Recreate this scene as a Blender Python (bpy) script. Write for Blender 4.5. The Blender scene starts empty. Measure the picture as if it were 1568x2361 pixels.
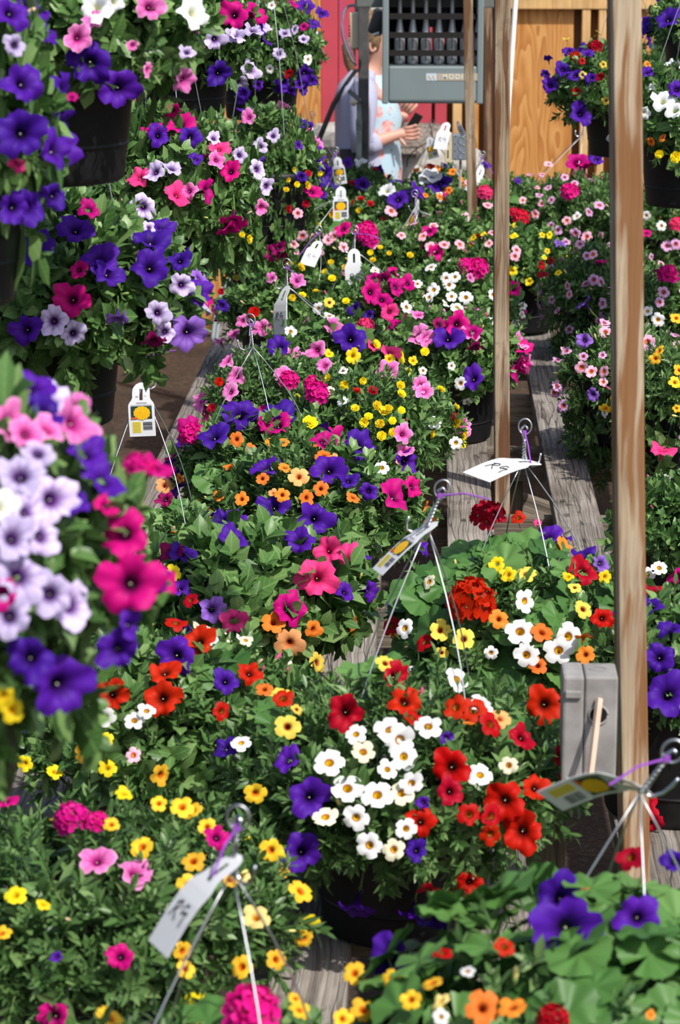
import bpy, math, random
import numpy as np
from mathutils import Vector, Matrix

random.seed(11)
rng = np.random.default_rng(11)
sc = bpy.context.scene
col = sc.collection
PI = math.pi

# ---------------------------------------------------------------- camera
F_PX, CXP, CYP = 6000.0, 784.0, 1180.5
PITCH = math.atan(1460 / 6000.0)
YAW = math.atan(216 / math.hypot(6000, 1460))
CAM = np.array([0.0, 0.0, 2.3])
cd = bpy.data.cameras.new('camera')
cam = bpy.data.objects.new('camera', cd)
col.objects.link(cam)
cam.location = CAM
cam.rotation_euler = (PI / 2 - PITCH, 0, YAW)
cd.sensor_fit = 'VERTICAL'
cd.sensor_height = 23.6
cd.lens = 23.6 * F_PX / 2361.0
cd.clip_start = 0.05
cd.dof.use_dof = True
cd.dof.focus_distance = 5.2
cd.dof.aperture_fstop = 7.2
sc.camera = cam

# ---------------------------------------------------------------- sky, sun, exposure
w = bpy.data.worlds.new('sky')
sc.world = w
w.use_nodes = True
nt = w.node_tree
bg = nt.nodes['Background']
sky = nt.nodes.new('ShaderNodeTexSky')
sky.sky_type = 'NISHITA'
sky.sun_disc = False
sky.sun_elevation = math.radians(50)
sky.sun_rotation = math.radians(145)
sky.dust_density = 2.5
nt.links.new(sky.outputs[0], bg.inputs[0])
bg.inputs[1].default_value = 0.138
SUN = np.array([0.5, -0.62, 1.0]); SUN /= np.linalg.norm(SUN)
sd = bpy.data.lights.new('sun', 'SUN')
sd.energy = 4.6
sd.angle = math.radians(0.7)
sd.color = (1.0, 0.95, 0.88)
so = bpy.data.objects.new('sun', sd)
col.objects.link(so)
so.rotation_euler = Vector(SUN).to_track_quat('Z', 'Y').to_euler()
so.location = (3, -4, 7)
sc.view_settings.view_transform = 'Standard'
sc.view_settings.look = 'None'
sc.view_settings.gamma = 1
sc.view_settings.use_curve_mapping = False
sc.view_settings.exposure = 0.0
sc.cycles.max_bounces = 6
sc.cycles.diffuse_bounces = 3
sc.cycles.glossy_bounces = 2
sc.cycles.transmission_bounces = 3

# ---------------------------------------------------------------- geometry of the survey (ray through a photo point)
FW = np.array([-math.sin(YAW) * math.cos(PITCH), math.cos(YAW) * math.cos(PITCH), -math.sin(PITCH)])
RT = np.array([math.cos(YAW), math.sin(YAW), 0.0])
UP = np.cross(RT, FW)
def ray(x, y): return FW + RT * ((x - CXP) / F_PX) - UP * ((y - CYP) / F_PX)
def PH(x, y, z):
    d = ray(x, y); return CAM + d * ((z - CAM[2]) / d[2])
def PD(x, y, Z): return CAM + ray(x, y) * Z
def depth(p): return float((np.asarray(p) - CAM) @ FW)

# ---------------------------------------------------------------- material helpers
def lin(r, g, b):
    f = lambda c: (c / 255 / 12.92) if c / 255 <= .04045 else ((c / 255 + .055) / 1.055) ** 2.4
    return (f(r), f(g), f(b), 1)
def newmat(name):
    m = bpy.data.materials.new(name); m.use_nodes = True
    n = m.node_tree; p = n.nodes['Principled BSDF']
    return m, n, p
def N(n, t, **kw):
    x = n.nodes.new(t)
    for k, v in kw.items(): setattr(x, k, v)
    return x
def ramp(n, fac, stops):
    r = n.nodes.new('ShaderNodeValToRGB')
    e = r.color_ramp.elements
    while len(e) < len(stops): e.new(0.5)
    for q, (p, c) in zip(e, stops):
        q.position = p; q.color = c if len(c) == 4 else (*c, 1)
    if fac is not None: n.links.new(fac, r.inputs[0])
    return r
def mth(n, op, a, b=None, c=None):
    x = n.nodes.new('ShaderNodeMath'); x.operation = op
    for i, v in enumerate((a, b, c)):
        if v is None: continue
        if isinstance(v, (int, float)): x.inputs[i].default_value = v
        else: n.links.new(v, x.inputs[i])
    return x.outputs[0]
def mixc(n, fac, a, b, mode='MIX'):
    x = n.nodes.new('ShaderNodeMix'); x.data_type = 'RGBA'; x.blend_type = mode
    for i, v in ((0, fac), (6, a), (7, b)):
        if isinstance(v, (int, float)): x.inputs[i].default_value = v
        elif isinstance(v, tuple): x.inputs[i].default_value = v
        else: n.links.new(v, x.inputs[i])
    return x.outputs[2]
def plain(name, c, rough=.6, metal=0, spec=.4, noise=0, nscale=40, bump=0):
    m, n, p = newmat(name)
    p.inputs['Roughness'].default_value = rough
    p.inputs['Metallic'].default_value = metal
    p.inputs['Specular IOR Level'].default_value = spec
    c = c if len(c) == 4 else (*c, 1)
    p.inputs['Base Color'].default_value = c
    if noise or bump:
        tc = N(n, 'ShaderNodeTexCoord')
        t = N(n, 'ShaderNodeTexNoise'); t.inputs['Scale'].default_value = nscale; t.inputs['Detail'].default_value = 5
        n.links.new(tc.outputs['Object'], t.inputs['Vector'])
        if noise:
            lo = tuple(max(0, v * (1 - noise)) for v in c[:3]) + (1,); hi = tuple(min(1, v * (1 + noise)) for v in c[:3]) + (1,)
            r = ramp(n, t.outputs[0], [(.3, lo), (.7, hi)])
            n.links.new(r.outputs[0], p.inputs['Base Color'])
        if bump:
            b = N(n, 'ShaderNodeBump'); b.inputs['Strength'].default_value = bump; b.inputs['Distance'].default_value = .01
            n.links.new(t.outputs[0], b.inputs['Height']); n.links.new(b.outputs[0], p.inputs['Normal'])
    return m
def thin(m, n, p, colour_socket, amount):
    """petal / leaf: part of the light passes through"""
    tr = N(n, 'ShaderNodeBsdfTranslucent'); mx = N(n, 'ShaderNodeMixShader')
    out = n.nodes['Material Output']
    if colour_socket is not None: n.links.new(colour_socket, tr.inputs[0])
    else: tr.inputs[0].default_value = p.inputs['Base Color'].default_value
    mx.inputs[0].default_value = amount
    n.links.new(p.outputs[0], mx.inputs[1]); n.links.new(tr.outputs[0], mx.inputs[2]); n.links.new(mx.outputs[0], out.inputs[0])

def petal_mat(name, petal, throat, r0, r1, vein=None, vstr=0.0, edge=None, ring=None, nv=5):
    """colours run from throat to rim along v; veins radiate along u"""
    m, n, p = newmat(name)
    uv = N(n, 'ShaderNodeUVMap'); sp = N(n, 'ShaderNodeSeparateXYZ'); n.links.new(uv.outputs[0], sp.inputs[0])
    u, v = sp.outputs[0], sp.outputs[1]
    st = [(0, throat), (r0, throat)]
    if ring: st.append(((r0 + r1) / 2, ring))
    st += [(r1, petal), (.8, petal), (1, edge or petal)]
    rp = ramp(n, v, st)
    c = rp.outputs[0]
    if vein:
        nz = N(n, 'ShaderNodeTexNoise'); nz.inputs['Scale'].default_value = 14
        n.links.new(uv.outputs[0], nz.inputs['Vector'])
        a = mth(n, 'ADD', mth(n, 'MULTIPLY', u, 2 * PI * nv), mth(n, 'MULTIPLY', nz.outputs[0], 1.6))
        s = mth(n, 'POWER', mth(n, 'MULTIPLY_ADD', mth(n, 'SINE', a), .5, .5), 5.0)
        a2 = mth(n, 'MULTIPLY_ADD', u, 2 * PI * nv * 4, mth(n, 'MULTIPLY', nz.outputs[0], 5.0))
        s2 = mth(n, 'MULTIPLY', mth(n, 'POWER', mth(n, 'MULTIPLY_ADD', mth(n, 'SINE', a2), .5, .5), 4.0), .45)
        s = mth(n, 'MAXIMUM', s, s2)
        f = mth(n, 'MULTIPLY', mth(n, 'MULTIPLY', s, mth(n, 'SUBTRACT', 1.08, v)), vstr)
        c = mixc(n, mth(n, 'MINIMUM', f, 1.0), c, vein)
    oi = N(n, 'ShaderNodeObjectInfo')
    hs = N(n, 'ShaderNodeHueSaturation')
    n.links.new(mth(n, 'MULTIPLY_ADD', oi.outputs['Random'], .35, .82), hs.inputs['Value'])
    n.links.new(mth(n, 'MULTIPLY_ADD', oi.outputs['Random'], .016, .492), hs.inputs['Hue'])
    n.links.new(c, hs.inputs['Color'])
    c = hs.outputs[0]
    n.links.new(c, p.inputs['Base Color'])
    p.inputs['Roughness'].default_value = .55
    p.inputs['Specular IOR Level'].default_value = .15
    thin(m, n, p, c, .25)
    return m

def leaf_mat(name, dark, mid, light, vein=.35, rough=.42, tr=.25):
    m, n, p = newmat(name)
    g = N(n, 'ShaderNodeNewGeometry'); oi = N(n, 'ShaderNodeObjectInfo')
    uv = N(n, 'ShaderNodeUVMap'); sp = N(n, 'ShaderNodeSeparateXYZ'); n.links.new(uv.outputs[0], sp.inputs[0])
    r = mth(n, 'FRACT', mth(n, 'ADD', g.outputs['Random Per Island'], oi.outputs['Random']))
    rp = ramp(n, r, [(0, dark), (.5, mid), (1, light)])
    au = mth(n, 'ABSOLUTE', sp.outputs[0])
    mr = mth(n, 'MULTIPLY', mth(n, 'LESS_THAN', au, .09), vein)
    sv = mth(n, 'MULTIPLY', mth(n, 'POWER', mth(n, 'MULTIPLY_ADD', mth(n, 'SINE', mth(n, 'MULTIPLY', mth(n, 'SUBTRACT', sp.outputs[1], mth(n, 'MULTIPLY', au, .25)), 38)), .5, .5), 8.0), vein * .5)
    c = mixc(n, mth(n, 'MAXIMUM', mr, sv), rp.outputs[0], tuple(min(1, v * 1.5 + .02) for v in light[:3]) + (1,))
    n.links.new(c, p.inputs['Base Color'])
    p.inputs['Roughness'].default_value = rough
    p.inputs['Specular IOR Level'].default_value = .35
    thin(m, n, p, c, tr)
    return m

def wood_mat(name, cols, axis=1, scale=1.0, crack=.0, rough=.8, knots=0.0, stain=None):
    """grain stretched along one object axis"""
    m, n, p = newmat(name)
    tc = N(n, 'ShaderNodeTexCoord'); mp = N(n, 'ShaderNodeMapping')
    s = [150 * scale] * 3; s[axis] = 2.2 * scale
    mp.inputs['Scale'].default_value = s
    oi = N(n, 'ShaderNodeObjectInfo')
    off = N(n, 'ShaderNodeVectorMath', operation='ADD')
    cmb = N(n, 'ShaderNodeCombineXYZ')
    for i in range(3): n.links.new(mth(n, 'MULTIPLY', oi.outputs['Random'], 7.3 + i), cmb.inputs[i])
    n.links.new(tc.outputs['Object'], off.inputs[0]); n.links.new(cmb.outputs[0], off.inputs[1])
    # gentle waviness of the grain
    wv = N(n, 'ShaderNodeTexNoise'); wv.inputs['Scale'].default_value = 5.0
    n.links.new(off.outputs[0], wv.inputs['Vector'])
    w2 = N(n, 'ShaderNodeVectorMath', operation='MULTIPLY_ADD')
    n.links.new(wv.outputs['Color'], w2.inputs[0]); w2.inputs[1].default_value = (.016, .016, .016)
    n.links.new(off.outputs[0], w2.inputs[2])
    n.links.new(w2.outputs[0], mp.inputs['Vector'])
    t = N(n, 'ShaderNodeTexNoise'); t.inputs['Scale'].default_value = 1.0; t.inputs['Detail'].default_value = 6; t.inputs['Roughness'].default_value = .65
    n.links.new(mp.outputs[0], t.inputs['Vector'])
    k = len(cols)
    rp = ramp(n, t.outputs[0], [(.28 + .44 * i / (k - 1), c) for i, c in enumerate(cols)])
    c = rp.outputs[0]
    big = N(n, 'ShaderNodeTexNoise'); big.inputs['Scale'].default_value = 4.0; big.inputs['Detail'].default_value = 4
    n.links.new(off.outputs[0], big.inputs['Vector'])
    br = ramp(n, big.outputs[0], [(.35, (.66, .64, .62, 1)), (.65, (1.06, 1.05, 1.04, 1))])
    c = mixc(n, 1.0, c, br.outputs[0], 'MULTIPLY')
    if stain:
        mp2 = N(n, 'ShaderNodeMapping'); s2 = [48.0] * 3; s2[axis] = 3.0; mp2.inputs['Scale'].default_value = s2
        n.links.new(w2.outputs[0], mp2.inputs['Vector'])
        st = N(n, 'ShaderNodeTexNoise'); st.inputs['Scale'].default_value = 1; st.inputs['Detail'].default_value = 6
        n.links.new(mp2.outputs[0], st.inputs['Vector'])
        sr = ramp(n, st.outputs[0], [(.45, (0, 0, 0, 1)), (.54, (1, 1, 1, 1))])
        c = mixc(n, mth(n, 'MULTIPLY', sr.outputs[0], .85), c, stain)
    h = t.outputs[0]
    if crack:
        mp3 = N(n, 'ShaderNodeMapping'); s3 = [62.0] * 3; s3[axis] = 1.3; mp3.inputs['Scale'].default_value = s3
        n.links.new(w2.outputs[0], mp3.inputs['Vector'])
        vo = N(n, 'ShaderNodeTexVoronoi', feature='DISTANCE_TO_EDGE'); vo.inputs['Scale'].default_value = 1
        n.links.new(mp3.outputs[0], vo.inputs['Vector'])
        cr = ramp(n, vo.outputs[0], [(0, (1, 1, 1, 1)), (.035, (0, 0, 0, 1))])
        cf = mth(n, 'MULTIPLY', cr.outputs[0], crack)
        c = mixc(n, cf, c, (.025, .022, .02, 1))
        sp = N(n, 'ShaderNodeTexNoise'); sp.inputs['Scale'].default_value = 7; sp.inputs['Detail'].default_value = 9; sp.inputs['Roughness'].default_value = .7
        n.links.new(off.outputs[0], sp.inputs['Vector'])
        dr = ramp(n, sp.outputs[0], [(.55, (0, 0, 0, 1)), (.68, (1, 1, 1, 1))])
        c = mixc(n, mth(n, 'MULTIPLY', dr.outputs[0], .8), c, (.035, .028, .022, 1))
        h = mth(n, 'SUBTRACT', h, cf)
    n.links.new(c, p.inputs['Base Color'])
    p.inputs['Roughness'].default_value = rough
    p.inputs['Specular IOR Level'].default_value = .2
    b = N(n, 'ShaderNodeBump'); b.inputs['Strength'].default_value = .5; b.inputs['Distance'].default_value = .004
    n.links.new(h, b.inputs['Height']); n.links.new(b.outputs[0], p.inputs['Normal'])
    return m

# ---------------------------------------------------------------- mesh helpers
class MB:
    def __init__(s): s.v = []; s.f = []; s.m = []; s.uv = []
    def add(s, V, Fs, mat=0, uv=None):
        o = len(s.v); s.v += [tuple(map(float, p)) for p in V]
        s.uv += list(uv) if uv is not None else [(0.5, 0.5)] * len(V)
        for f in Fs: s.f.append(tuple(i + o for i in f)); s.m.append(mat)
    def box(s, lo, hi, mat=0, M=None, bevel=0):
        x0, y0, z0 = lo; x1, y1, z1 = hi
        V = [(x0, y0, z0), (x1, y0, z0), (x1, y1, z0), (x0, y1, z0), (x0, y0, z1), (x1, y0, z1), (x1, y1, z1), (x0, y1, z1)]
        if M is not None: V = [tuple(M @ Vector(p)) for p in V]
        s.add(V, [(3, 2, 1, 0), (4, 5, 6, 7), (0, 1, 5, 4), (1, 2, 6, 5), (2, 3, 7, 6), (3, 0, 4, 7)], mat)
    def tube(s, pts, r, seg=6, mat=0, cap=True):
        pts = [np.asarray(p, float) for p in pts]; k = len(pts)
        rr = r if hasattr(r, '__len__') else [r] * k
        V = []; a = None
        for i, p in enumerate(pts):
            d = pts[min(i + 1, k - 1)] - pts[max(i - 1, 0)]; d = d / (np.linalg.norm(d) + 1e-12)
            if a is None:
                a = np.cross(d, (0, 0, 1) if abs(d[2]) < .9 else (1, 0, 0))
            a = a - d * (a @ d); a /= np.linalg.norm(a) + 1e-12
            b = np.cross(d, a)
            for j in range(seg):
                t = 2 * PI * j / seg; V.append(p + (a * math.cos(t) + b * math.sin(t)) * rr[i])
        Fs = [(i * seg + j, i * seg + (j + 1) % seg, (i + 1) * seg + (j + 1) % seg, (i + 1) * seg + j) for i in range(k - 1) for j in range(seg)]
        if cap: Fs += [tuple(range(seg))[::-1], tuple((k - 1) * seg + j for j in range(seg))]
        s.add(V, Fs, mat)
    def lathe(s, prof, c=(0, 0, 0), seg=28, mat=0, ax=None):
        V = []
        for r, z in prof:
            for j in range(seg):
                t = 2 * PI * j / seg; V.append((c[0] + r * math.cos(t), c[1] + r * math.sin(t), c[2] + z))
        k = len(prof)
        s.add(V, [(i * seg + j, i * seg + (j + 1) % seg, (i + 1) * seg + (j + 1) % seg, (i + 1) * seg + j) for i in range(k - 1) for j in range(seg)], mat)
    def loft(s, rings, mat=0, cap=True):
        k = len(rings); n = len(rings[0]); V = [p for r in rings for p in r]
        Fs = [(i * n + j, i * n + (j + 1) % n, (i + 1) * n + (j + 1) % n, (i + 1) * n + j) for i in range(k - 1) for j in range(n)]
        if cap: Fs += [tuple(range(n))[::-1], tuple((k - 1) * n + j for j in range(n))]
        s.add(V, Fs, mat)
    def mesh(s, name, mats, smooth=False):
        me = bpy.data.meshes.new(name); me.from_pydata(s.v, [], s.f)
        for m in (mats if isinstance(mats, (list, tuple)) else [mats]): me.materials.append(m)
        me.polygons.foreach_set('material_index', s.m)
        me.polygons.foreach_set('use_smooth', [smooth] * len(s.f))
        uvl = me.uv_layers.new(name='UVMap')
        li = np.empty(len(me.loops), int); me.loops.foreach_get('vertex_index', li)
        uvl.data.foreach_set('uv', np.asarray(s.uv, float)[li].ravel())
        me.update()
        return me
def link(name, me, parent=None, loc=None, rot=None, scale=None):
    o = bpy.data.objects.new(name, me); col.objects.link(o)
    if parent is not None: o.parent = parent
    if loc is not None: o.location = tuple(float(q) for q in loc)
    if rot is not None: o.rotation_euler = rot
    if scale is not None: o.scale = scale if hasattr(scale, '__len__') else (scale,) * 3
    return o
def build(name, mb, mats, parent=None, loc=None, smooth=False, bevel=0, rot=None):
    o = link(name, mb.mesh(name, mats, smooth), parent, loc, rot)
    if bevel:
        b = o.modifiers.new('bevel', 'BEVEL'); b.width = bevel; b.segments = 2; b.limit_method = 'ANGLE'
    return o
def empty(name, loc, label, cat, group=None):
    o = bpy.data.objects.new(name, None); col.objects.link(o); o.location = tuple(float(q) for q in loc)
    o.empty_display_size = .05
    o['label'] = label; o['category'] = cat
    if group: o['group'] = group
    return o
def tag(o, label, cat, group=None, kind=None):
    if label: o['label'] = label
    if cat: o['category'] = cat
    if group: o['group'] = group
    if kind: o['kind'] = kind
    return o
def tri_mesh(name, V, Fq, uv, mats, mi=None, smooth=True):
    """fast mesh from arrays; Fq is a (k,3) triangle array"""
    me = bpy.data.meshes.new(name)
    me.vertices.add(len(V)); me.vertices.foreach_set('co', np.ascontiguousarray(V, dtype=np.float32).ravel())
    k = len(Fq)
    me.loops.add(3 * k); me.loops.foreach_set('vertex_index', np.ascontiguousarray(Fq, dtype=np.int32).ravel())
    me.polygons.add(k); me.polygons.foreach_set('loop_start', np.arange(0, 3 * k, 3, dtype=np.int32))
    me.update(calc_edges=True)
    for m in mats: me.materials.append(m)
    if mi is not None: me.polygons.foreach_set('material_index', np.asarray(mi, dtype=np.int32))
    me.polygons.foreach_set('use_smooth', np.ones(k, dtype=bool) if smooth else np.zeros(k, dtype=bool))
    l = me.uv_layers.new(name='UVMap'); l.data.foreach_set('uv', np.asarray(uv, dtype=np.float32)[np.asarray(Fq).ravel()].ravel())
    me.validate()
    return me
def rot_to(d, spin=0.0):
    """matrix whose local Z points along d"""
    q = Vector(tuple(float(x) for x in d)).to_track_quat('Z', 'Y')
    return q.to_matrix() @ Matrix.Rotation(spin, 3, 'Z')
def nrm(v): v = np.asarray(v, float); return v / (np.linalg.norm(v) + 1e-12)

# ---------------------------------------------------------------- materials
MAT = {}
MAT['pot'] = plain('black_plastic', (.009, .009, .010), .5, 0, .3, .3, 60)
MAT['soil'] = plain('potting_soil', (.02, .013, .009), .95, 0, .1, .8, 150, .8)
MAT['wire'] = plain('galvanised_wire', (.55, .57, .60), .42, 1.0)
MAT['hook'] = plain('zinc_hook', (.68, .71, .74), .2, 1.0)
MAT['tie'] = plain('purple_cable_tie', lin(150, 80, 190), .4)
MAT['tagwhite'] = plain('white_tag_card', (.74, .76, .80), .5)
MAT['ink'] = plain('black_ink', (.02, .02, .025), .6)
MAT['tagyellow'] = plain('yellow_print', (.85, .68, .01), .5)
MAT['tagphoto'] = plain('dark_photo_print', (.02, .05, .04), .45, 0, .4, .6, 300)
MAT['tagflower'] = plain('golden_flower_print', (.9, .47, .01), .5, 0, .3, .25, 500)
MAT['grey_print'] = plain('grey_print', (.3, .3, .33), .6)
MAT['orange_print'] = plain('orange_print', (.75, .1, .02), .6)
GREY = [(.075, .066, .058, 1), (.2, .178, .155, 1), (.34, .31, .275, 1), (.43, .40, .36, 1)]
MAT['plank'] = wood_mat('weathered_grey_plank', GREY, 1, 1.0, .9)
MAT['rail'] = wood_mat('weathered_rail', [(.09, .075, .06, 1), (.25, .21, .165, 1), (.4, .35, .285, 1)], 0, 1.0, .4)
MAT['leg'] = wood_mat('weathered_leg', [(.08, .066, .052, 1), (.2, .17, .13, 1), (.3, .26, .21, 1)], 2, 1.0, .4)
MAT['post'] = wood_mat('stained_pale_post', [(.36, .26, .16, 1), (.52, .42, .30, 1), (.64, .55, .43, 1)], 2, .8, 0, .7, stain=(.22, .085, .02, 1))
MAT['post_grey'] = wood_mat('greyed_post', [(.24, .17, .105, 1), (.42, .33, .23, 1), (.55, .46, .35, 1)], 2, .9, .25, .75, stain=(.12, .045, .014, 1))
MAT['post_dark'] = wood_mat('dark_weathered_post', [(.13, .075, .04, 1), (.3, .2, .125, 1), (.45, .34, .24, 1)], 2, .9, .3, .8, stain=(.07, .03, .015, 1))
MAT['ply'] = wood_mat('orange_plywood', [(.44, .19, .05, 1), (.62, .3, .095, 1), (.72, .40, .15, 1)], 2, .22, 0, .55)
MAT['frame'] = wood_mat('pale_pine_frame', [(.5, .28, .1, 1), (.68, .43, .19, 1), (.76, .52, .26, 1)], 2, .5, 0, .6)
MAT['red'] = plain('red_painted_board', (.50, .062, .088), .6, 0, .3, .1, 6, .08)
MAT['leaf_cal'] = leaf_mat('narrow_leaf', (.04, .105, .026, 1), (.09, .195, .052, 1), (.20, .33, .115, 1), .25, .36)
MAT['leaf_pet'] = leaf_mat('petunia_leaf', (.045, .12, .028, 1), (.10, .22, .056, 1), (.23, .37, .125, 1), .3, .38)
MAT['leaf_ger'] = leaf_mat('geranium_leaf', (.045, .13, .028, 1), (.08, .205, .045, 1), (.14, .29, .075, 1), .05, .45, .22)
MAT['leaf_dark'] = leaf_mat('dark_leaf', (.012, .036, .01, 1), (.032, .085, .022, 1), (.065, .14, .036, 1), .2)
MAT['stem'] = plain('green_stem', (.13, .23, .055), .6)
def ply_mat(name, cols):
    """rotary-cut plywood: contour figure stretched along the sheet"""
    m, n, p = newmat(name)
    tc = N(n, 'ShaderNodeTexCoord'); mp = N(n, 'ShaderNodeMapping'); mp.inputs['Scale'].default_value = (7.0, 7.0, 1.5)
    oi = N(n, 'ShaderNodeObjectInfo'); ad = N(n, 'ShaderNodeVectorMath', operation='ADD')
    n.links.new(tc.outputs['Object'], ad.inputs[0]); n.links.new(oi.outputs['Random'], ad.inputs[1]); n.links.new(ad.outputs[0], mp.inputs['Vector'])
    t = N(n, 'ShaderNodeTexNoise'); t.inputs['Scale'].default_value = 1.0; t.inputs['Detail'].default_value = 2.0; n.links.new(mp.outputs[0], t.inputs['Vector'])
    a = mth(n, 'FRACT', mth(n, 'MULTIPLY', t.outputs[0], 13.0))
    mp2 = N(n, 'ShaderNodeMapping'); mp2.inputs['Scale'].default_value = (120, 120, 3); n.links.new(ad.outputs[0], mp2.inputs['Vector'])
    g = N(n, 'ShaderNodeTexNoise'); g.inputs['Scale'].default_value = 1.0; g.inputs['Detail'].default_value = 4; n.links.new(mp2.outputs[0], g.inputs['Vector'])
    b = N(n, 'ShaderNodeTexNoise'); b.inputs['Scale'].default_value = 2.2; n.links.new(ad.outputs[0], b.inputs['Vector'])
    f = mth(n, 'ADD', mth(n, 'MULTIPLY', a, .42), mth(n, 'ADD', mth(n, 'MULTIPLY', g.outputs[0], .35), mth(n, 'MULTIPLY', b.outputs[0], .35)))
    k = len(cols); r = ramp(n, f, [(.25 + .55 * i / (k - 1), c) for i, c in enumerate(cols)])
    n.links.new(r.outputs[0], p.inputs['Base Color']); p.inputs['Roughness'].default_value = .6; p.inputs['Specular IOR Level'].default_value = .2
    return m
MAT['ply'] = ply_mat('orange_plywood', [(.66, .37, .14, 1), (.60, .30, .095, 1), (.50, .225, .062, 1), (.40, .155, .038, 1)])

# ---------------------------------------------------------------- ground, bench, posts, walls
mb = MB(); n_ = 60
xs = np.linspace(-6, 6, n_); ys = np.linspace(-1, 16, n_)
V = [(x, y, .015 * math.sin(x * 3.1 + y) * math.cos(y * 2.3) + .008 * math.sin(x * 9 + y * 7)) for y in ys for x in xs]
mb.add(V, [(j * n_ + i, j * n_ + i + 1, (j + 1) * n_ + i + 1, (j + 1) * n_ + i) for j in range(n_ - 1) for i in range(n_ - 1)])
m, n, p = newmat('brown_earth')
tc = N(n, 'ShaderNodeTexCoord')
t1 = N(n, 'ShaderNodeTexNoise'); t1.inputs['Scale'].default_value = 45; t1.inputs['Detail'].default_value = 8; t1.inputs['Roughness'].default_value = .75
t2 = N(n, 'ShaderNodeTexNoise'); t2.inputs['Scale'].default_value = 2.2
n.links.new(tc.outputs['Object'], t1.inputs['Vector']); n.links.new(tc.outputs['Object'], t2.inputs['Vector'])
r1 = ramp(n, t1.outputs[0], [(.3, (.03, .018, .010, 1)), (.55, (.12, .075, .045, 1)), (.75, (.33, .25, .17, 1))])
r2 = ramp(n, t2.outputs[0], [(.35, (.55, .5, .45, 1)), (.65, (1.1, 1.05, 1, 1))])
n.links.new(mixc(n, 1, r1.outputs[0], r2.outputs[0], 'MULTIPLY'), p.inputs['Base Color'])
p.inputs['Roughness'].default_value = .95
bp = N(n, 'ShaderNodeBump'); bp.inputs['Strength'].default_value = .9; bp.inputs['Distance'].default_value = .03
n.links.new(t1.outputs[0], bp.inputs['Height']); n.links.new(bp.outputs[0], p.inputs['Normal'])
g = build('ground', mb, m, smooth=True); tag(g, 'dark brown bare earth under the benches', None, kind='structure')

BZ = .87                                         # top of the bench planks
bench = empty('slatted_bench', (-.02, 6.3, 0), 'long weathered grey slatted wooden bench carrying the flower baskets', 'bench')
b0 = np.array([-.02, 6.3, 0])
def wbox(name, cx, cy, cz, sx, sy, sz, mat, parent, org, rot=None, bevel=.003, jit=0.0):
    mb = MB(); mb.box((-sx / 2, -sy / 2, -sz / 2), (sx / 2, sy / 2, sz / 2))
    o = build(name, mb, mat, parent, np.array([cx, cy, cz]) - org, bevel=bevel, rot=rot)
    return o
PLX = [-.69, -.45, -.205, .045, .29, .53, .77, 1.01]
for i, x in enumerate(PLX):
    cuts = [1.75, 4.62, 8.1, 10.95] if i % 2 == 0 else [1.75, 3.9, 7.35, 10.95]
    for k in range(3):
        a, b = cuts[k] + .004, cuts[k + 1] - .004
        wbox('plank', x + .052 + random.uniform(-.004, .004), (a + b) / 2, BZ - .019 + (-.012 if k == 2 and i == 4 else random.uniform(-.003, .002)), .106, b - a, .038, MAT['plank'], bench, b0, rot=(0, random.uniform(-.01, .01), random.uniform(-.003, .003)))
for y in (2.1, 2.85, 3.6, 4.4, 5.2, 5.99, 6.76, 7.48, 8.19, 8.87, 9.6, 10.4):
    wbox('rail', .22, y + .02, BZ - .038 - .046, 1.8, .04, .089, MAT['rail'], bench, b0)
for y in (2.1, 4.4, 6.76, 8.87, 10.4):
    for x in (-.62, .21, 1.06):
        wbox('leg', x, y + .06, .37, .085, .04, .76, MAT['leg'], bench, b0)
for (x, y) in ((.5, 6.3), (.3, 7.2), (-.2, 5.4)):
    wbox('brace', x, y, .55, .9, .04, .085, MAT['rail'], bench, b0, rot=(0, .35, .1))

def post(name, label, px0, py0, px1, py1, Z, wdt, dep, mat, rotz, z0=0.0, ztop=2.6):
    Y0 = PD((px0 + px1) / 2, (py0 + py1) / 2, Z)[1]
    pl_ = lambda x, y: CAM + ray(x, y) * (Y0 / ray(x, y)[1])
    a, b = pl_(px0, py0), pl_(px1, py1)
    # same vertical plane: straighten so that both ends stand over nearly the same ground point
    d = (b - a); L = d[2]
    ex = d[0] / L
    base = a + np.array([ex, 0, 1.0]) * (z0 - a[2]); base[1] = a[1] * .5 + b[1] * .5
    mb = MB(); h = ztop - z0
    rings = []
    for k in range(9):
        z = h * k / 8; wob = .0016 * math.sin(k * 1.7 + wdt * 90)
        rings.append([(sx * wdt / 2 + ex * z + wob, sy * dep / 2 + wob, z) for sx, sy in ((-1, -1), (1, -1), (1, 1), (-1, 1))])
    mb.loft(rings)
    o = build(name, mb, mat, None, base, bevel=.0025, rot=(0, 0, rotz))
    tag(o, label, 'post', 'thin wooden posts along the bench')
    return o
post('wooden_post', 'thick pale wooden post with brown streaks beside the grey outlet box, nearest', 1436, 100, 1457, 1790, 3.5, .038, .038, MAT['post'], math.radians(8))
post('wooden_post', 'greyish straight wooden post standing in the middle of the bench gap', 1157, 100, 1156, 1080, 6.15, .036, .038, MAT['post_grey'], math.radians(3))
post('wooden_post', 'thin leaning brown post in front of the grey heater', 1079, 20, 1088, 430, 9.2, .034, .036, MAT['post_grey'], 0)
post('wooden_post', 'dark weathered post just behind the heater, half hidden by the greyish post', 1126, 30, 1124, 340, 11.3, .035, .036, MAT['post_dark'], 0)
# white leaning pipe at the top behind the greyish post
a, b = PD(1193, -60, 10.2), PD(1176, 190, 10.2)
mb = MB(); mb.tube([a + (a - b) * 1.0, a, b, b + (b - a) * 2.7], .0105, 10)
o = build('white_pipe', mb, plain('white_pvc', (.8, .8, .78), .4), smooth=True); tag(o, 'slanted white plastic pipe beside the greyish wooden post', 'pipe')

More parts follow.
